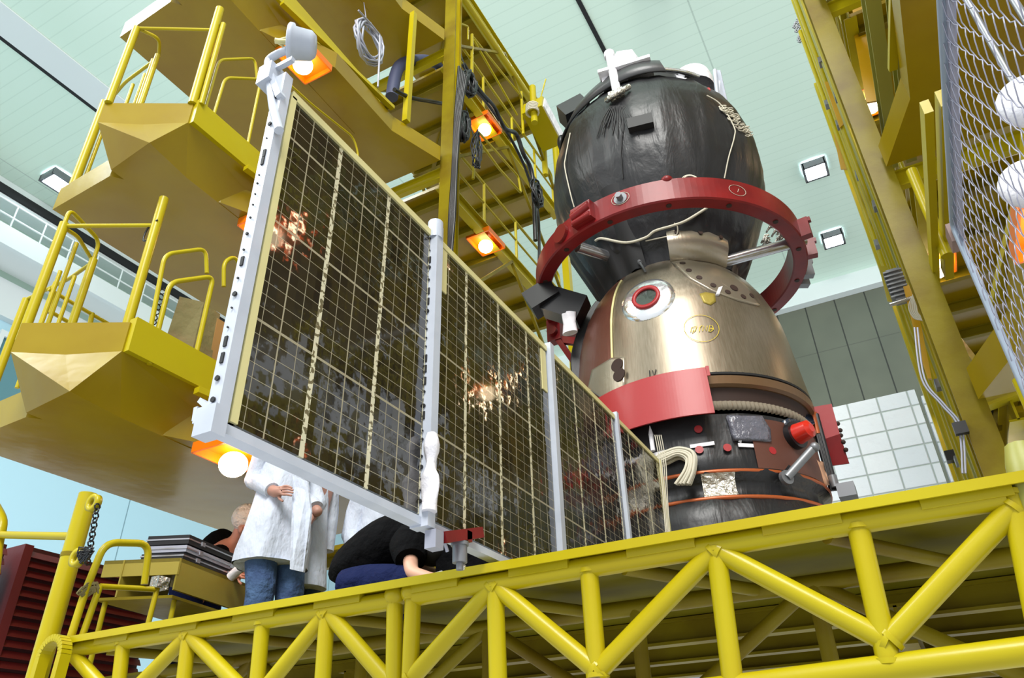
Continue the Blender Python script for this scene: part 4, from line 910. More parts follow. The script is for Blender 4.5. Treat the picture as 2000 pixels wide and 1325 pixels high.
t = thing('handrail', ony(0, 1046, 2.3), 'yellow bar running in from the left edge to the thick chained post', 'handrail'); MB().tube(ony(-60, 1044, 2.3), ony(140, 1048, 2.28), .020, 12).build('rail_tube', M['yellow'], t)
MB().path(spline([ony(-12, 1120, 2.3), ony(-4, 1060, 2.3), ony(3, 1020, 2.3), ony(-10, 990, 2.3)], 5), .03, 12).build('hoop', M['yellow'], t)
def louvre(label, pts, X, depth=.25):
    t = thing('louvre_unit', onx(*pts[0], X), label, 'louvre'); a, b = onx(*pts[0], X), onx(*pts[1], X); z0 = 1.2; m = MB()
    n = int((a.z-z0)/.062)
    for k in range(n): z = a.z-.03-k*.062; m.add([(X, a.y, z), (X, b.y, z), (X+.03, b.y, z-.045), (X+.03, a.y, z-.045), (X-.012, a.y, z), (X-.012, b.y, z), (X+.018, b.y, z-.045), (X+.018, a.y, z-.045)], [(0,1,2,3), (7,6,5,4), (0,4,5,1), (3,2,6,7), (0,3,7,4), (1,5,6,2)])
    m.build('slats', M['darkred'], t)
    MB().box((X-depth, a.y, z0), (X-.012, b.y, a.z)).build('body', mat('deep_red_body', (58, 10, 12), .5), t); MB().box((X-depth, a.y-.06, z0), (X+.03, a.y, a.z)).build('side_frame', M['darkred'], t)
    return t
louvre('big dark red louvred unit with a side frame behind the yellow rails, lower left', [(62, 1068), (292, 1200)], -5.2)
louvre('narrow dark red louvred unit cut by the left edge of the picture', [(-40, 1050), (18, 1060)], -5.2)
t = thing('work_table', onz(340, 1110, 2.77), 'olive yellow metal work bench with open cardboard-like shelf carrying the black cases', 'table')
TZ = 2.79
poly = [onz(205, 1096, TZ), onz(352, 1090, TZ), onz(485, 1142, TZ)]; dv = poly[2]-poly[1]; far = poly[0]+dv*1.0
pl = [(p.x, p.y) for p in (poly[0], poly[1], poly[2], far)]
MB().prism(pl, TZ-.02, TZ).build('table_top', M['cardboard'], t)
p1_, p2_ = Vector((*pl[1], TZ)), Vector((*pl[2], TZ)); p0_ = Vector((*pl[0], TZ))
MB().slab([p1_, p2_, p2_-Vector((0,0,.17)), p1_-Vector((0,0,.17))], (-1, .3, 0), .02).build('side_panel', M['cardboard'], t)
MB().slab([p0_, p1_, p1_-Vector((0,0,.09)), p0_-Vector((0,0,.09))], (0, 1, 0), .012).build('front_flap', M['cardboard'], t)
MB().slab([p0_-Vector((0,0,.2)), p1_-Vector((0,0,.2)), p2_-Vector((0,0,.2)), Vector((*pl[3], TZ-.2))], (0, 0, -1), .015).build('shelf', M['dullyellow'], t)
MB().slab([p0_.lerp(p1_, .25), p0_.lerp(p1_, .25)-Vector((0,0,.2)), p0_.lerp(p1_, .25)-Vector((0,0,.2))+dv*.6, p0_.lerp(p1_, .25)+dv*.6], (1, 0, 0), .012).build('partition', M['cardboard'], t)
for f in (.08, .92):
    for q in (p0_, p1_): e = q+dv*f; MB().tube((e.x-(.03 if q is p1_ else -.03), e.y, 2.262), (e.x-(.03 if q is p1_ else -.03), e.y, TZ-.2), .014, 8).build('leg', M['yellow'], t)
def case(z, shift, label, mm, hh=.06):
    c = (p0_+p1_)/2+dv*.5; ex = (p1_-p0_).normalized(); ey = dv.normalized()
    c = p1_-ex*.13+dv*(.47+shift); t = thing('equipment_case', (c.x, c.y, z), label, 'case', 'flat cases stacked on the bench')
    MB().obox(Vector((c.x, c.y, z+hh/2)), ex, ey, (0,0,1), .12, .27, hh/2-.004).build('shell', mm, t)
    MB().obox(Vector((c.x, c.y, z+hh/2+.002)), ex, ey, (0,0,1), .124, .274, .004).build('trim_band', M['steel'], t)
    for f in (-.15, .15): MB().obox(Vector((c.x, c.y, z+hh/2))+ex*.124+ey*f, ex, ey, (0,0,1), .006, .014, .012).build('latch', M['steel'], t)
case(TZ+.002, .0, 'black flat case with silver trim lying at the bottom of the stack', M['rubber'], .04); case(TZ+.044, .02, 'grey white flat case in the middle of the stack on the bench', M['grey'], .045); case(TZ+.09, .03, 'black flat case with white piping on top of the stack', M['rubber'], .06)

# ------------------------------------------------------------ people
def figure(t, J, skin, hands=(), nose=None):
    """one continuous skinned body: J maps joint -> (point, radius); hands: (wrist, palm dir, finger dir, curl dir)"""
    me = bpy.data.meshes.new('body'); vs = []; es = []; rs = []; idx = {}
    base = Vector(t['base_point'])
    def V(p, r): vs.append((Vector(p)-base)*U); rs.append(r*U); return len(vs)-1
    for k, (p, r) in J['pts'].items(): idx[k] = V(p, r)
    for a, b in J['bones']: es.append((idx[a], idx[b]))
    for wk, side, fwd, curl in hands:
        w_ = Vector(J['pts'][wk][0]); side = Vector(side).normalized(); fwd = Vector(fwd).normalized(); curl = Vector(curl).normalized()
        pm = V(w_+fwd*.035, .020); es.append((idx[wk], pm))
        for i, (o, L) in enumerate(((-.025, .066), (-.009, .076), (.008, .072), (.024, .058))):
            k0 = V(w_+fwd*.065+side*o, .0085); es.append((pm, k0))
            k1 = V(w_+fwd*(.065+L*.45)+side*o*1.0+curl*.006, .0074); es.append((k0, k1))
            k2 = V(w_+fwd*(.065+L*.85)+side*o*.9+curl*.026, .0062); es.append((k1, k2))
        a = V(w_+fwd*.03-side*.036+curl*.008, .0085); b = V(w_+fwd*.062-side*.052+curl*.016, .0072); es += [(pm, a), (a, b)]
    me.from_pydata(vs, es, []); me.materials.append(skin)
    o = bpy.data.objects.new('body', me); COL.objects.link(o); o.parent = t
    o.modifiers.new('skin', 'SKIN').use_smooth_shade = True
    for v, r in zip(me.skin_vertices[0].data, rs): v.radius = (r, r)
    me.skin_vertices[0].data[0].use_root = True
    sd = o.modifiers.new('sub', 'SUBSURF'); sd.levels = sd.render_levels = 2
    return o
def B3(x, y, Y): return ony(x, y, Y)
def joints(pel, chest, neck, head, up, arms, legs, s=1.0):
    pts = {'pelvis': (pel, .10*s), 'waist': (pel.lerp(chest, .45), .095*s), 'chest': (chest, .115*s), 'neck': (neck, .046*s), 'chin': (head-up*.035*s, .06*s), 'head': (head+up*.03*s, .085*s), 'crown': (head+up*.085*s, .06*s)}
    bones = [('pelvis', 'waist'), ('waist', 'chest'), ('chest', 'neck'), ('neck', 'chin'), ('chin', 'head'), ('head', 'crown')]
    for n, ch, root, rr in [('a%d' % i, a, 'chest', (.052, .042, .034, .026)) for i, a in enumerate(arms)]+[('l%d' % i, l, 'pelvis', (.085, .06, .045, .04)) for i, l in enumerate(legs)]:
        prev = root
        for k, p in enumerate(ch): pts[n+str(k)] = (p, rr[min(k, 3)]*s); bones.append((prev, n+str(k))); prev = n+str(k)
    return {'pts': pts, 'bones': bones}
UZ = Vector((0,0,1)); DKZ = 2.262
def shoe(t, p, f):
    f = Vector(f).normalized(); MB().sphere(p+f*.05+Vector((0,0,.03)), .05, 14, 8, (1.6 if abs(f.x) > .5 else .8, .8 if abs(f.x) > .5 else 1.6, .7)).build('shoe', M['rubber'], t)
# A: standing in a white coat, hand on the hip, seen in profile facing right
Y = Y_A = 3.1; cx = B3(545, 1000, Y).x
t = thing('person', (cx, Y, DKZ), 'person in long white coat and blue jeans standing side on with hand on hip', 'person')
pel = Vector((cx-.02, Y, 3.0)); ch = Vector((cx, Y, 3.36)); nk = Vector((cx+.03, Y, 3.56)); hd = Vector((cx+.06, Y, 3.68))
el = B3(497, 938, Y-.12); wr = B3(538, 962, Y-.17); sh = Vector((cx-.03, Y-.13, 3.44))
J = joints(pel, ch, nk, hd, UZ, [[sh, el, wr], [Vector((cx, Y+.14, 3.44)), Vector((cx+.02, Y+.18, 3.2)), Vector((cx+.2, Y+.12, 3.05))]],
   [[Vector((cx-.02, Y-.085, 2.92)), Vector((B3(508, 1160, Y-.085).x, Y-.085, 2.58)), Vector((B3(508, 1160, Y-.085).x-.03, Y-.085, 2.33))], [Vector((cx+.02, Y+.085, 2.92)), Vector((B3(566, 1160, Y+.085).x, Y+.085, 2.58)), Vector((B3(566, 1160, Y+.085).x, Y+.085, 2.33))]], .95)
figure(t, J, M['skin_dark'], [('a02', (0,0,1), (1, -.1, -.05), (0, .6, -.3))])
def row(x, y, Y=Y): return B3(x, y, Y)
m = MB().loft([(row(560, 868), .10, .12, 0), (row(556, 884), .15, .145, 0), (row(556, 915), .15, .15, 0), (row(553, 955), .142, .14, 0), (row(547, 1000), .15, .15, 0), (row(540, 1045), .165, .20, 0), (row(532, 1085), .18, .21, 0), (row(528, 1108), .186, .21, 0)][::-1], 36, 0, 2)
m2 = MB().loft([(row(528, 1108), .186, .21, 0), (row(532, 1085), .18, .21, 0), (row(543, 1045), .16, .20, 0), (row(550, 1000), .145, .18, 0), (row(553, 955), .142, .14, 0), (row(556, 915), .15, .15, 0), (row(556, 884), .15, .145, 0), (row(560, 868), .10, .12, 0)], 40, 0, 2)
n = 40
for k in range(8):                                     # folds deepen towards the hem
    for i in range(n): v = m2.v[k*n+i]; c = m2.v[k*n]; th = 2*math.pi*i/n; f = (7-k)/7*.014; v.x += f*math.cos(th)*math.sin(6*th+1.2); v.y += f*math.sin(th)*math.sin(6*th+1.2); v.x += .012*(7-k)/7*math.sin(3*th)
m2.build('coat', M['coat'], t)
# coat front hanging open on the right
q = [row(572, 930, Y-.13), row(600, 940, Y-.12), row(607, 1000, Y-.1), row(600, 1070, Y-.08), row(592, 1118, Y-.08), row(566, 1112, Y-.15), row(570, 1000, Y-.15)]
MB().slab(q, (0, 1, 0), .012).build('coat_front', M['coat'], t)
MB().path([sh+Vector((-.01,0,.02)), sh.lerp(el, .5), el, el.lerp(wr, .45), el.lerp(wr, .85)], [.068, .062, .058, .052, .044], 18).sphere(el, .057, 14, 8).build('sleeve', M['coat'], t)
for sx, pxk in ((-1, 0), (1, 1)):
    yy = Y+sx*.085
    top = Vector((cx-.02+(.04 if sx > 0 else 0), yy, 2.93)); kn = B3(508 if sx < 0 else 566, 1160, yy); kn = Vector((kn.x, yy, 2.58)); an = Vector((kn.x-(.03 if sx < 0 else -.0), yy, DKZ+.05))
    MB().path(spline([top, top.lerp(kn, .5), kn, kn.lerp(an, .5), an], 3), [.096, .094, .091, .087, .084, .080, .076, .073, .071, .068, .067, .066, .064], 20).build('jeans_leg', M['jeans'], t)
    shoe(t, Vector((an.x, yy, DKZ)), (1,0,0))
MB().path([Vector((cx, Y_A+.12, 3.46)), Vector((cx+.02, Y_A+.18, 3.2)), Vector((cx+.16, Y_A+.13, 3.09))], [.068, .06, .048], 16).build('sleeve', M['coat'], t)
# B: second white coat just behind
Y = 3.42; c_ = B3(606, 1000, Y)
t = thing('person', (c_.x, Y, DKZ), 'second person in a white coat standing half hidden behind the one with hand on hip', 'person')
pel = Vector((c_.x, Y, 3.0)); ch = Vector((c_.x, Y, 3.36)); nk = Vector((c_.x, Y, 3.56)); hd = Vector((c_.x+.02, Y, 3.68))
sh = Vector((c_.x+.02, Y-.12, 3.42)); el = B3(622, 985, Y-.13); wr = B3(606, 1012, Y-.2)
figure(t, joints(pel, ch, nk, hd, UZ, [[sh, el, wr], [Vector((c_.x, Y+.14, 3.44)), Vector((c_.x, Y+.17, 3.2)), Vector((c_.x, Y+.17, 2.98))]],
   [[Vector((c_.x, Y-.07, 2.92)), Vector((c_.x, Y-.07, 2.62)), Vector((c_.x, Y-.07, 2.32))], [Vector((c_.x, Y+.07, 2.92)), Vector((c_.x, Y+.07, 2.62)), Vector((c_.x, Y+.07, 2.32))]]), M['skin_dark'], [('a02', (0,0,1), (0, -.3, -1), (0, -.4, 0))])
r_ = lambda x, y: B3(x, y, Y)
MB().loft([(r_(600, 1150), .105, .12, 0), (r_(604, 1080), .098, .11, 0), (r_(608, 1010), .09, .11, 0), (r_(610, 950), .09, .12, 0), (r_(612, 910), .08, .12, 0), (r_(612, 892), .05, .06, 0)], 30, .10, 5).build('coat', M['coat'], t)
MB().path([sh, sh.lerp(el, .5), el, el.lerp(wr, .8)], [.06, .055, .05, .042], 16).build('sleeve', M['coat'], t)
for sx in (-1, 1): MB().path([Vector((c_.x, Y+sx*.07, 2.9)), Vector((c_.x, Y+sx*.07, 2.6)), Vector((c_.x, Y+sx*.07, DKZ+.05))], [.08, .066, .06], 16).build('trouser_leg', M['jeans'], t); shoe(t, Vector((c_.x, Y+sx*.07, DKZ)), (1,0,0))
MB().path([Vector((c_.x, Y+.13, 3.46)), Vector((c_.x, Y+.17, 3.2)), Vector((c_.x, Y+.17, 2.96))], [.068, .062, .055], 16).build('sleeve', M['coat'], t)
# C: third white coat behind the crouching one
Y = 3.9; c_ = B3(738, 1040, Y)
t = thing('person', (c_.x, Y, DKZ), 'person in a loose white coat standing behind the crouching one in black', 'person')
ch = Vector((c_.x, Y, 3.3)); 
figure(t, joints(Vector((c_.x, Y, 2.95)), ch, Vector((c_.x+.05, Y, 3.5)), Vector((c_.x+.08, Y, 3.62)), UZ, [[Vector((c_.x-.08, Y-.1, 3.38)), Vector((c_.x-.12, Y-.12, 3.1)), Vector((c_.x+.02, Y-.2, 2.95))]],
   [[Vector((c_.x, Y-.07, 2.9)), Vector((c_.x, Y-.07, 2.6)), Vector((c_.x, Y-.07, 2.32))], [Vector((c_.x, Y+.07, 2.9)), Vector((c_.x, Y+.07, 2.6)), Vector((c_.x, Y+.07, 2.32))]]), M['skin'])
r_ = lambda x, y: B3(x, y, Y)
MB().loft([(r_(728, 1120), .17, .16, 0), (r_(732, 1070), .155, .15, 0), (r_(738, 1020), .14, .14, 0), (r_(742, 975), .13, .14, 0), (r_(745, 940), .10, .12, 0)], 30, .10, 9).build('coat', M['coat'], t)
MB().path([Vector((c_.x-.07, Y-.08, 3.42)), Vector((c_.x-.10, Y-.11, 3.25)), Vector((c_.x-.12, Y-.12, 3.1)), Vector((c_.x-.01, Y-.19, 2.96))], [.075, .072, .066, .05], 16).build('sleeve', M['coat'], t)
for sx in (-1, 1): shoe(t, Vector((c_.x, Y+sx*.07, DKZ)), (1,0,0))
# D: crouching in a black T-shirt and navy trousers
Y = 2.78
t = thing('person', (B3(730, 1150, Y).x, Y, DKZ), 'person crouching in a black T-shirt and navy trousers, bent forward with bare forearm', 'person')
D = lambda x, y, dy=0: B3(x, y, Y+dy)
pel = D(692, 1132); ch = D(785, 1062); nk = D(822, 1062); hd = D(846, 1072)
el = D(803, 1120, -.15); wr = D(845, 1132, -.19); sh = D(800, 1058, -.06)
sp = (ch-pel).normalized()
figure(t, joints(pel, ch, nk, hd, (hd-nk).normalized(), [[sh, el, wr], [D(805, 1062, .06), D(838, 1120, .1), D(870, 1132, .02)]],
   [[D(700, 1150, -.1), D(790, 1140, -.12), D(770, 1200, -.08)], [D(700, 1150, .1), D(790, 1140, .12), D(770, 1200, .1)]], .78), M['skin'], [('a02', (0,1,0), (1, 0, 0), (0, 0, -1))])
MB().path(spline([D(676, 1146), D(695, 1112), D(732, 1082), D(772, 1057), D(805, 1052), D(828, 1066)], 4), [.085, .10, .108, .115, .12, .122, .125, .127, .13, .13, .13, .128, .125, .12, .112, .105, .095, .085, .07, .06, .05], 26).build('tshirt', M['tee'], t)
MB().path([sh+Vector((0,.03,.01)), sh.lerp(el, .2), sh.lerp(el, .45), sh.lerp(el, .62)], [.09, .092, .078, .066], 18).build('sleeve', M['tee'], t)
for dy in (-.11, .1): MB().path(spline([D(680, 1152, dy), D(725, 1142, dy), D(790, 1140, dy), D(800, 1160, dy), D(770, 1205, dy)], 3), [.09, .09, .088, .086, .082, .078, .075, .07, .065, .06, .055, .05, .05], 18).build('trouser_leg', M['navy'], t)
MB().sphere(hd+Vector((0,0,.01)), .088, 18, 12).build('hair', M['ink'], t)
# E: bent over the bench, hairnet on
Y = 3.55
t = thing('person', (B3(440, 1080, Y).x, Y, DKZ), 'person in a hairnet and black T-shirt leaning over the bench beside the black cases', 'person')
D = lambda x, y, dy=0: B3(x, y, Y+dy)
hd = D(480, 1024); nk = D(458, 1060); ch = D(432, 1076); pel = D(385, 1150); up = (hd-nk).normalized()
figure(t, joints(pel, ch, nk, hd, up, [[D(425, 1085, -.13), D(430, 1130, -.2), D(462, 1122, -.26)], [D(440, 1085, .13), D(460, 1125, .1), D(485, 1115, 0)]],
   [[pel+Vector((0,-.08,-.1)), pel+Vector((.02,-.08,-.35)), Vector((pel.x, Y-.08, 2.32))], [pel+Vector((0,.08,-.1)), pel+Vector((.02,.08,-.35)), Vector((pel.x, Y+.08, 2.32))]], .95), M['skin_pink'], [('a02', (0,0,1), (1, -.2, -.1), (0, .4, -.5))])
hn = MB().sphere(hd+up*.045+Vector((-.012,0,.0)), .108, 24, 14, (1, 1, .92)); hn.build('hairnet', M['net'], t)
f = Vector((.8, -.5, -.25)).normalized()
m = MB().sphere(hd+f*.082-up*.02, .016, 10, 8, (1, 1, 1.3)).sphere(hd+f*.06-up*.035, .045, 14, 10); m.build('face', M['skin_pink'], t)
e1 = D(470, 1034, -.085); MB().sphere(e1, .022, 12, 8, (.8, .5, 1.2)).build('ear', M['skin_pink'], t)
MB().path(spline([pel, pel.lerp(ch, .5), ch, nk.lerp(ch, .35)], 4), [.11, .12, .125, .13, .135, .14, .145, .145, .142, .138, .13, .11, .085], 24).build('tshirt', M['tee'], t)
MB().path([D(428, 1080, -.12), D(428, 1108, -.17)], [.065, .058], 16).build('sleeve', M['tee'], t)
for sx in (-1, 1): MB().path([pel+Vector((0,sx*.08,0)), pel+Vector((.02,sx*.08,-.18)), Vector((pel.x, Y+sx*.08, DKZ+.06))], [.115, .10, .07], 16).build('trouser_leg', M['navy'], t); shoe(t, Vector((pel.x, Y+sx*.08, DKZ)), (1,0,0))
tag(MB().path(spline([B3(450, 1128, 3.2), B3(468, 1112, 3.2), B3(490, 1100, 3.2), B3(486, 1120, 3.2)], 4), .028, 10).build('paper_wad', M['offwhite']), 'crumpled white cloth on the bench beside the leaning person', 'cloth')
# dark draped case behind the jack
q = [B3(852, 1040, 2.75), B3(940, 1085, 2.75), B3(1000, 1108, 2.75), B3(1000, 1160, 2.75), B3(850, 1165, 2.75)]
tag(MB().slab([Vector((p.x, p.y, max(p.z, DKZ))) for p in q], (0, 1, 0), .35).build('draped_case', M['tee']), 'black cloth covered case on the deck behind the screw jack', 'case')
tag(MB().slab([B3(800, 1138, 2.35), B3(862, 1118, 2.35), B3(870, 1122, 2.35), B3(830, 1140, 2.35)], (0, 0, 1), .006).build('paper_sheet', M['offwhite']), 'white sheet of paper lying at the deck edge under the bare forearm', 'paper')

# ------------------------------------------------------------ cables, floodlight and fittings on the scaffolds
def cable(label, px, X, r=.012, mm=M['rubber'], name='cable', grp=None): tag(MB().path(spline([onx(x, y, X) for x, y in px], 6), r, 8).build(name, mm), label, 'cable', grp)
t = thing('cable_run', (-3.1, 4.7, 5), 'thick black cables strapped down the side of the left box column', 'cable')
for k in range(6): MB().path(spline([ony(896+k*3, 130+k*4, 4.66), ony(889+k*2, 230, 4.66), ony(884+k*1.5, 330, 4.66), ony(878+k*2, 420, 4.66), ony(876+k*1.2, 500, 4.66), ony(870+k*2, 640, 4.66)], 6), .014, 8).build('cable', M['rubber'], t)
def tangle(label, c, X, w, h, n, r=.012, seed=1, mm=M['rubber']):
    t = thing('cable_coil', onx(*c, X), label, 'cable'); rnd = random.Random(seed); m = MB(); c = onx(*c, X)
    for k in range(n):
        a, b, ph = rnd.uniform(.4, 1)*w, rnd.uniform(.6, 1)*h, rnd.uniform(-.3, .3)
        m.path([c+Vector((.03*math.sin(j+k)+.04, a*math.cos(j/14*6.283+ph), b*math.sin(j/14*6.283))) for j in range(14)], r, 6, True)
    m.build('coil', mm, t); MB().tube(c+Vector((0,0,h*.7)), c+Vector((-.1,0,h+.45)), .006, 6).build('strap', mm, t); return t
tangle('hank of black cables beside the upper joint of the left column', (912, 165), -3.05, .14, .22, 9, .013, 1)
tangle('big bundle of dark blue black cable hung on the left column', (900, 250), -3.05, .09, .22, 9, .016, 2)
tangle('hanging loops of thin dark cable right of the left column', (925, 295), -3.05, .09, .30, 6, .008, 3)
tangle('dark cable coil hanging from the upper back platform', (1043, 380), -3.05, .14, .22, 9, .013, 4)
cable('long black cable bundle sagging along the edge of the upper back platform', [(905, 125), (935, 175), (965, 210), (985, 250), (1008, 262), (1022, 300), (1040, 345), (1046, 470)], -3.15, .03)
cable('second black cable running beside the sagging bundle', [(900, 150), (945, 195), (980, 245), (1000, 275), (1030, 340), (1052, 430), (1050, 620)], -3.17, .02)
cable('thin grey cable drooping below the upper platform', [(700, 20), (735, 60), (742, 80), (738, 170)], -3.3, .010, M['grey'])
cable('dark cables crossing the gap below the third platform', [(770, 175), (800, 190), (840, 198), (880, 205)], -3.3, .022)
t = thing('air_hose', onx(820, 130, -3.6), 'arched dark blue fabric hose between the upper left platforms', 'hose')
MB().path(spline([onx(765, 190, -3.7), onx(780, 130, -3.7), onx(825, 118, -3.7), onx(856, 126, -3.7), onx(862, 148, -3.7)], 6), .07, 16).build('hose', mat('blue_grey_hose', (60, 66, 96), .6), t)
tangle('tangled pale tubes and cables above the third left platform edge', (715, 85), -3.5, .25, .3, 8, .012, 6, M['grey'])
t = thing('floodlight', onx(1055, 210, -3.3), 'yellow shrouded floodlight head roped to the end of the upper handrail', 'lamp')
a, b = onx(1040, 205, -3.1), onx(1080, 280, -3.1); ax = (b-a).normalized(); m = MB(); u = ax.cross(Vector((1,0,0))).normalized()
m.obox((a+b)/2, ax, (1,0,0), u, (b-a).length/2, .16, .14); m.build('shroud', M['yellow'], t); MB().obox((a+b)/2+u*.0+Vector((.17,0,0)), ax, (1,0,0), u, (b-a).length/2*.9, .01, .12).build('face', M['offwhite'], t)
MB().tube(onx(1040, 170, -3.1), onx(1044, 240, -3.1), .05, 12).tube(onx(1052, 205, -3.1), onx(1066, 155, -3.1), .012, 8).build('stem', M['yellow'], t)
m = MB()
for k in range(5): m.path(arc(onx(1040, 208+k*3, -3.1), .09, 0, 360, 12, (1,0,0), (0,1,0)), .014, 6, True)
m.build('rope', M['rope'], t)
t = thing('handrail', onx(900, 0, -3.3), 'thick yellow rail beam descending along the upper back platform to the floodlight', 'handrail')
MB().tube(onx(885, -30, -3.3), onx(1042, 205, -3.3), .055, 14).build('rail_tube', M['yellow'], t)
for (x, y, x2, y2) in ((922, 70, 1015, 185), (925, 78, 1010, 225)): MB().tube(onx(x, y, -3.3), onx(x2, y2, -3.3), .016, 8).build('mid_rail', M['yellow'], t)
for (x, y, y2) in ((922, 68, 160), (1018, 180, 290), (1060, 260, 360), (1084, 290, 420)): b = onx(x, y, -3.3); m = MB(); lo = Vector((b.x, b.y, b.z-.9)); m.tube(lo, b, .022 if x < 1050 else .045, 10); m.build('post', M['yellow'], t)
MB().path(round_path([onx(897, 70, -3.3), onx(897, 45, -3.3), onx(914, 52, -3.3), onx(914, 78, -3.3)], .03), .014, 8).build('hoop', M['yellow'], t)
t = thing('stanchion', onx(790, 240, -3.3), 'slim pale yellow stanchion on the edge of the third left platform', 'post'); b = onx(793, 238, -3.3); MB().box((b.x-.03, b.y-.03, b.z), (b.x+.03, b.y+.03, b.z+1.75)).build('post', M['yellow'], t)
t = thing('handrail', onx(925, 290, -3.2), 'sloping yellow hoop rail between the upper and middle back platforms', 'handrail')
MB().path(round_path([onx(924, 350, -3.2), onx(932, 255, -3.2), onx(1012, 345, -3.2), onx(1018, 378, -3.2), onx(975, 330, -3.2), onx(935, 275, -3.2)], .05), .016, 8).build('rail_tube', M['yellow'], t)

# ------------------------------------------------------------ right scaffold details
M['pale'] = mat('pale_olive_steel', (150, 148, 70), .45, bump=(3, .1))
M['lit'] = mat('lamplit_yellow_sheet', (196, 150, 8), .35)  # yellow sheet with the lamps' orange light painted into its colour
t = thing('edge_beam', (.72, 3.5, 5.9), 'two pale olive channels running along the second right platform edge', 'beam')
MB().chan((.74, 3.3, 6.0), (.72, 5.3, 5.86), .09, .15).build('channel', M['pale'], t); MB().chan((.90, 3.3, 6.05), (.86, 5.5, 6.02), .08, .14).build('channel', M['pale'], t)
def vtube(label, a, b, Y, r, mm=M['yellow'], name='standpipe'):
    p, q = ony(*a, Y), ony(*b, Y); tag(MB().tube((q.x, q.y, q.z), (q.x, q.y, p.z), r, 16).build(name, mm), label, 'pipe')
vtube('yellow tube slanting down in front of the dark platform underside at the upper right', (1745, -20), (1846, 208), 4.2, .038)
vtube('yellow tube below it, rising beside the chain at the middle right', (1790, 330), (1850, 500), 4.4, .034)
vtube('thick yellow tube left of the mesh guard, beside the long column', (1752, 395), (1922, 880), 5.2, .05)
vtube('yellow tube above the glowing lamp at the right', (1645, 60), (1730, 330), 6.2, .04)
t = thing('twin_beam', (.70, 3.2, 4.4), 'two bright yellow flat bars side by side left of the mesh guard', 'beam')
MB().beam((.72, 3.15, 4.40), (.70, 4.85, 4.46), .05, .10).build('bar', M['yellow'], t); MB().beam((.64, 3.15, 4.38), (.62, 4.85, 4.44), .04, .08).build('bar', M['yellow'], t)
t = thing('pipe_run', (.62, 7, 2.3), 'bunch of thin upright yellow pipes along the left edge of the right scaffold', 'pipe')
for (x, y, r) in ((.605, 8.0, .028), (.60, 7.35, .022), (.60, 6.95, .03), (.61, 6.6, .02), (.60, 6.2, .03), (.62, 5.8, .022)): MB().tube((x, y, 2.262), (x, y, 10.8), r, 12).build('pipe', M['yellow'] if r > .021 else M['pale'], t)
for k in range(14):
    y = 5.9+rnd.random()*2; z = 3.2+k*.45; MB().obox((.6, y, z), (1,0,0), (0,1,0), (0,0,1), .03, .05, .04).build('pipe_clip', M['dull'], t)
def plate(label, pts, Y, mm, name='side_plate', th=.02): tag(MB().slab([ony(x, y, Y) for x, y in pts], (0, 1, 0), th).build(name, mm), label, 'plate')
plate('tall yellow plate with lamp light painted into its colour at the top right', [(1656, 2), (1708, -8), (1738, 192), (1692, 200)], 5.1, M['lit'])
plate('plate painted as amber lit beside the upper right pipes', [(1610, 160), (1624, 158), (1652, 235), (1640, 250)], 6.9, M['lit'])
plate('small plate painted as amber lit at the left edge of the right scaffold', [(1628, 262), (1645, 262), (1660, 330), (1642, 330)], 8.02, M['lit'])
plate('long plate painted as amber lit between column and pipes at the right', [(1764, 560), (1796, 690), (1812, 740), (1820, 740), (1800, 640), (1782, 555)], 5.9, M['lit'])
plate('grey cable tray cover, upper, near the top of the right scaffold', [(1601, 50), (1617, 48), (1642, 122), (1630, 126)], 6.4, M['grey'], 'tray_cover')
plate('grey cable tray cover, lower, beside a lit lamp', [(1650, 182), (1668, 178), (1680, 205), (1663, 213)], 6.4, M['grey'], 'tray_cover')
plate('yellow corner plate below the cable connector', [(1716, 520), (1744, 520), (1750, 592), (1733, 588)], 7.6, M['yellow'])
t = thing('cable_connector', ony(1752, 560, 6.0), 'dark finned connector block with loose grey wires on the right scaffold', 'connector')
c = ony(1752, 560, 6.0); m = MB().obox(c, (1,0,0), (0,1,0), (0,0,1), .045, .05, .15)
for k in range(7): m.obox(c+Vector((0,-.02,-.12+k*.04)), (1,0,0), (0,1,0), (0,0,1), .07, .05, .007)
m.build('fin_block', M['dull'], t); MB().tube(ony(1738, 596, 5.9), ony(1782, 582, 5.9), .018, 8).build('bar', M['steel'], t)
m = MB()
for k in range(5): m.path(spline([ony(1784+k, 575, 5.8), ony(1775+k*4, 600+k*2, 5.8), ony(1786+k*4, 622, 5.8), ony(1806+k*2, 625+k*2, 5.8)], 5), .006, 6)
m.build('wires', M['rope'], t)
cbl = thing('cable', ony(1830, 800, 5.0), 'pair of thin wires running down the right column to a small switch box', 'cable')
for dx in (0, 6): MB().path(spline([ony(1786+dx, 640, 4.68), ony(1800+dx, 740, 4.68), ony(1838+dx, 790, 4.68), ony(1872+dx, 835, 4.68), ony(1880+dx, 925, 4.68)], 6), .006, 6).build('wire', M['grey'], cbl)
MB().obox(ony(1876, 837, 4.66), (1,0,0), (0,1,0), (0,0,1), .035, .02, .035).build('switch_box', M['rubber'], cbl)
tag(MB().obox(ony(1858, 892, 7.9), (1,0,0), (0,1,0), (0,0,1), .05, .05, .05).build('camera_box', M['rubber']), 'small dark device fixed at the foot of the right scaffold against the white partition', 'device')
for (px, py, h, lb) in ((1590, 95, .2, 'upper'), (1605, 215, .16, 'middle'), (1665, 440, .3, 'lower')):
    pass
t = thing('cable_tangle', ony(1560, 40, 8.2), 'clump of grey fittings hanging at the upper left corner of the right scaffold', 'fittings'); m = MB(); rnd = random.Random(12)
for k in range(12): p = ony(1562+rnd.uniform(-8, 8), 30+k*4, 8.2); m.path([p+Vector((.05*math.cos(j), .03, .05*math.sin(j*1.2))) for j in range(6)], .014, 5)
m.build('fittings', M['dull'], t)
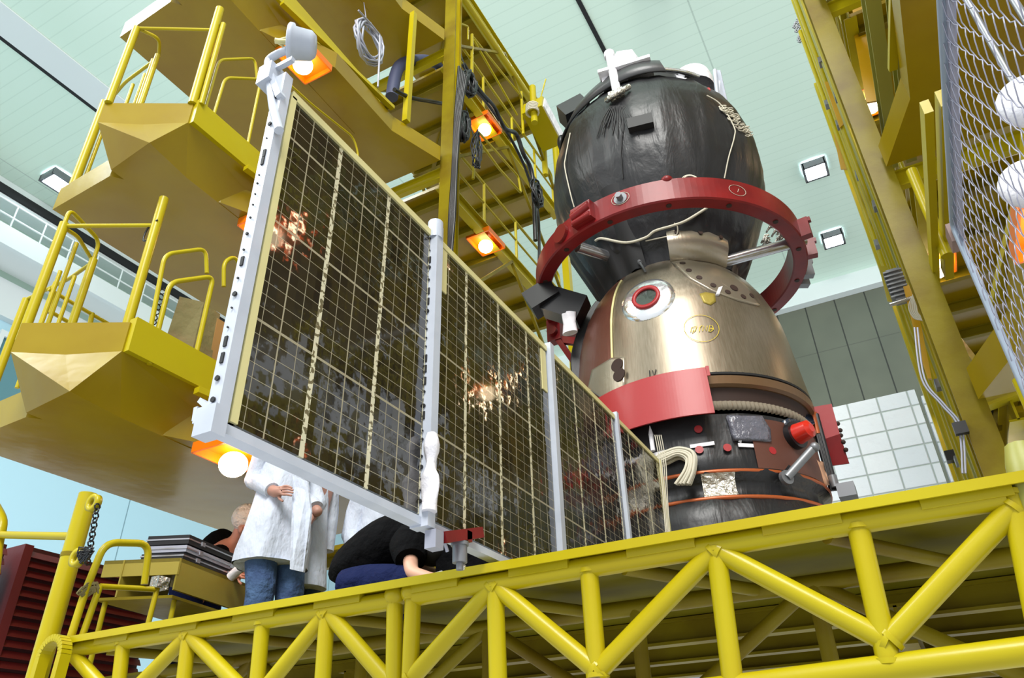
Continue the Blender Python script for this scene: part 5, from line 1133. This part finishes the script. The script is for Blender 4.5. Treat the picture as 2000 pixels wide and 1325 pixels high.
for k, (a, b) in enumerate((((1875, 795), (2010, 745)), ((1880, 835), (2010, 800)), ((1900, 870), (2010, 838)))):
    tag(MB().chan(ony(*a, 4.9+k*.5), ony(b[0], b[1], 4.9+k*.5), .10, .12, .02).build('cross_beam', M['yellow'] if k != 1 else M['dullyellow']), ('upper', 'middle', 'lower')[k]+' slanting yellow channel in the gap at the lower right, beside the column', 'beam')
t = thing('cable', ony(1930, 800, 5), 'loop of dark cables hanging under the slanting channels at the lower right', 'cable')
for k in range(3): MB().path(spline([ony(1905, 810+k*6, 5), ony(1930, 815+k*4, 5), ony(1938, 790, 5), ony(1945, 780, 5)], 5), .014, 8).build('loop', M['rubber'], t)
# mesh guard at the near right
GX = .40
gd = thing('mesh_guard', (GX, 2.3, 2.3), 'grey wire mesh guard in a pale tube frame at the right edge of the picture', 'guard')
cn = onx(1862, 440, GX); gz = cn.z; gy = cn.y
M['frame'] = mat('pale_grey_frame', (150, 162, 178), .45, .2); M['wire'] = mat('galvanised_wire', (150, 150, 166), .5, .3)
MB().path(round_path([Vector((GX, gy, 2.3)), Vector((GX, gy, gz)), Vector((GX, .15, gz))], .03, 4), .011, 12).build('frame', M['frame'], gd)
MB().beam((GX, gy, 2.31), (GX, .15, 2.31), .02, .03).build('bottom_rail', M['frame'], gd)
m = MB(); pw_ = .066; ph_ = .052; cols = int((gy-.2)/pw_)
for c_i in range(cols*2):
    y = gy-.012-c_i*pw_/2; pts = []; nr = int((gz-2.32)/ph_)
    for r_i in range(nr+1):
        sgn = 1 if (r_i+c_i) % 2 else -1
        pts.append(Vector((GX+.004*sgn, y+sgn*pw_*.22, 2.33+r_i*ph_+.006*math.sin(y*9)))); pts.append(Vector((GX-.003*sgn, y+sgn*pw_*.10, 2.33+(r_i+.5)*ph_)))
    m.path(pts[:-1], .0014, 5)
m.build('wire_mesh', M['wire'], gd)
MB().box((GX+.004, .15, gz-.075), (GX+.008, gy-.01, gz-.012)).build('edge_strip', mat('grey_strip', (132, 132, 150), .5, .2), gd)
MB().obox(Vector((GX+.0, gy+.04, gz-.02)), (1,0,0), (0,1,0), (0,0,1), .02, .035, .035).build('hinge_block', mat('brown_bolt', (120, 96, 88), .6), gd)
for (x, y, r, lb) in ((2016, 196, .085, 'upper'), (2012, 358, .085, 'lower')):
    c = onx(x, y, .62); t = thing('round_reflector', c, lb+' white round reflector seen through the mesh guard at the right edge', 'reflector', 'white round reflectors behind the mesh')
    MB().sphere(c, r, 24, 14, (1, .6, 1)).build('bowl', M['offwhite'], t); MB().tube(c, (c.x+.12, c.y+.1, c.z), .02, 10).build('stem', M['dull'], t); MB().tube((c.x+.12, c.y+.1, c.z), (c.x+.12, c.y+.1, 5.28), .012, 8).build('hanger', M['dull'], t)
t = thing('corner_post', (.36, 2.33, 1.7), 'yellow corner tube with a wrapped foot at the right end of the deck truss', 'post')
q = ony(1988, 700, 2.33); MB().tube((.41, 2.34, 1.7), (.41, 2.34, 2.58), .026, 18).build('post', M['yellow'], t)
MB().path([(.32, 2.3, 2.20), (.325, 2.3, 2.27), (.33, 2.31, 2.33), (.335, 2.32, 2.38)], [.045, .05, .046, .036], 12).build('wrap', M['pale'], t)
for o in COL.objects:
    if 'base_point' in o: del o['base_point']
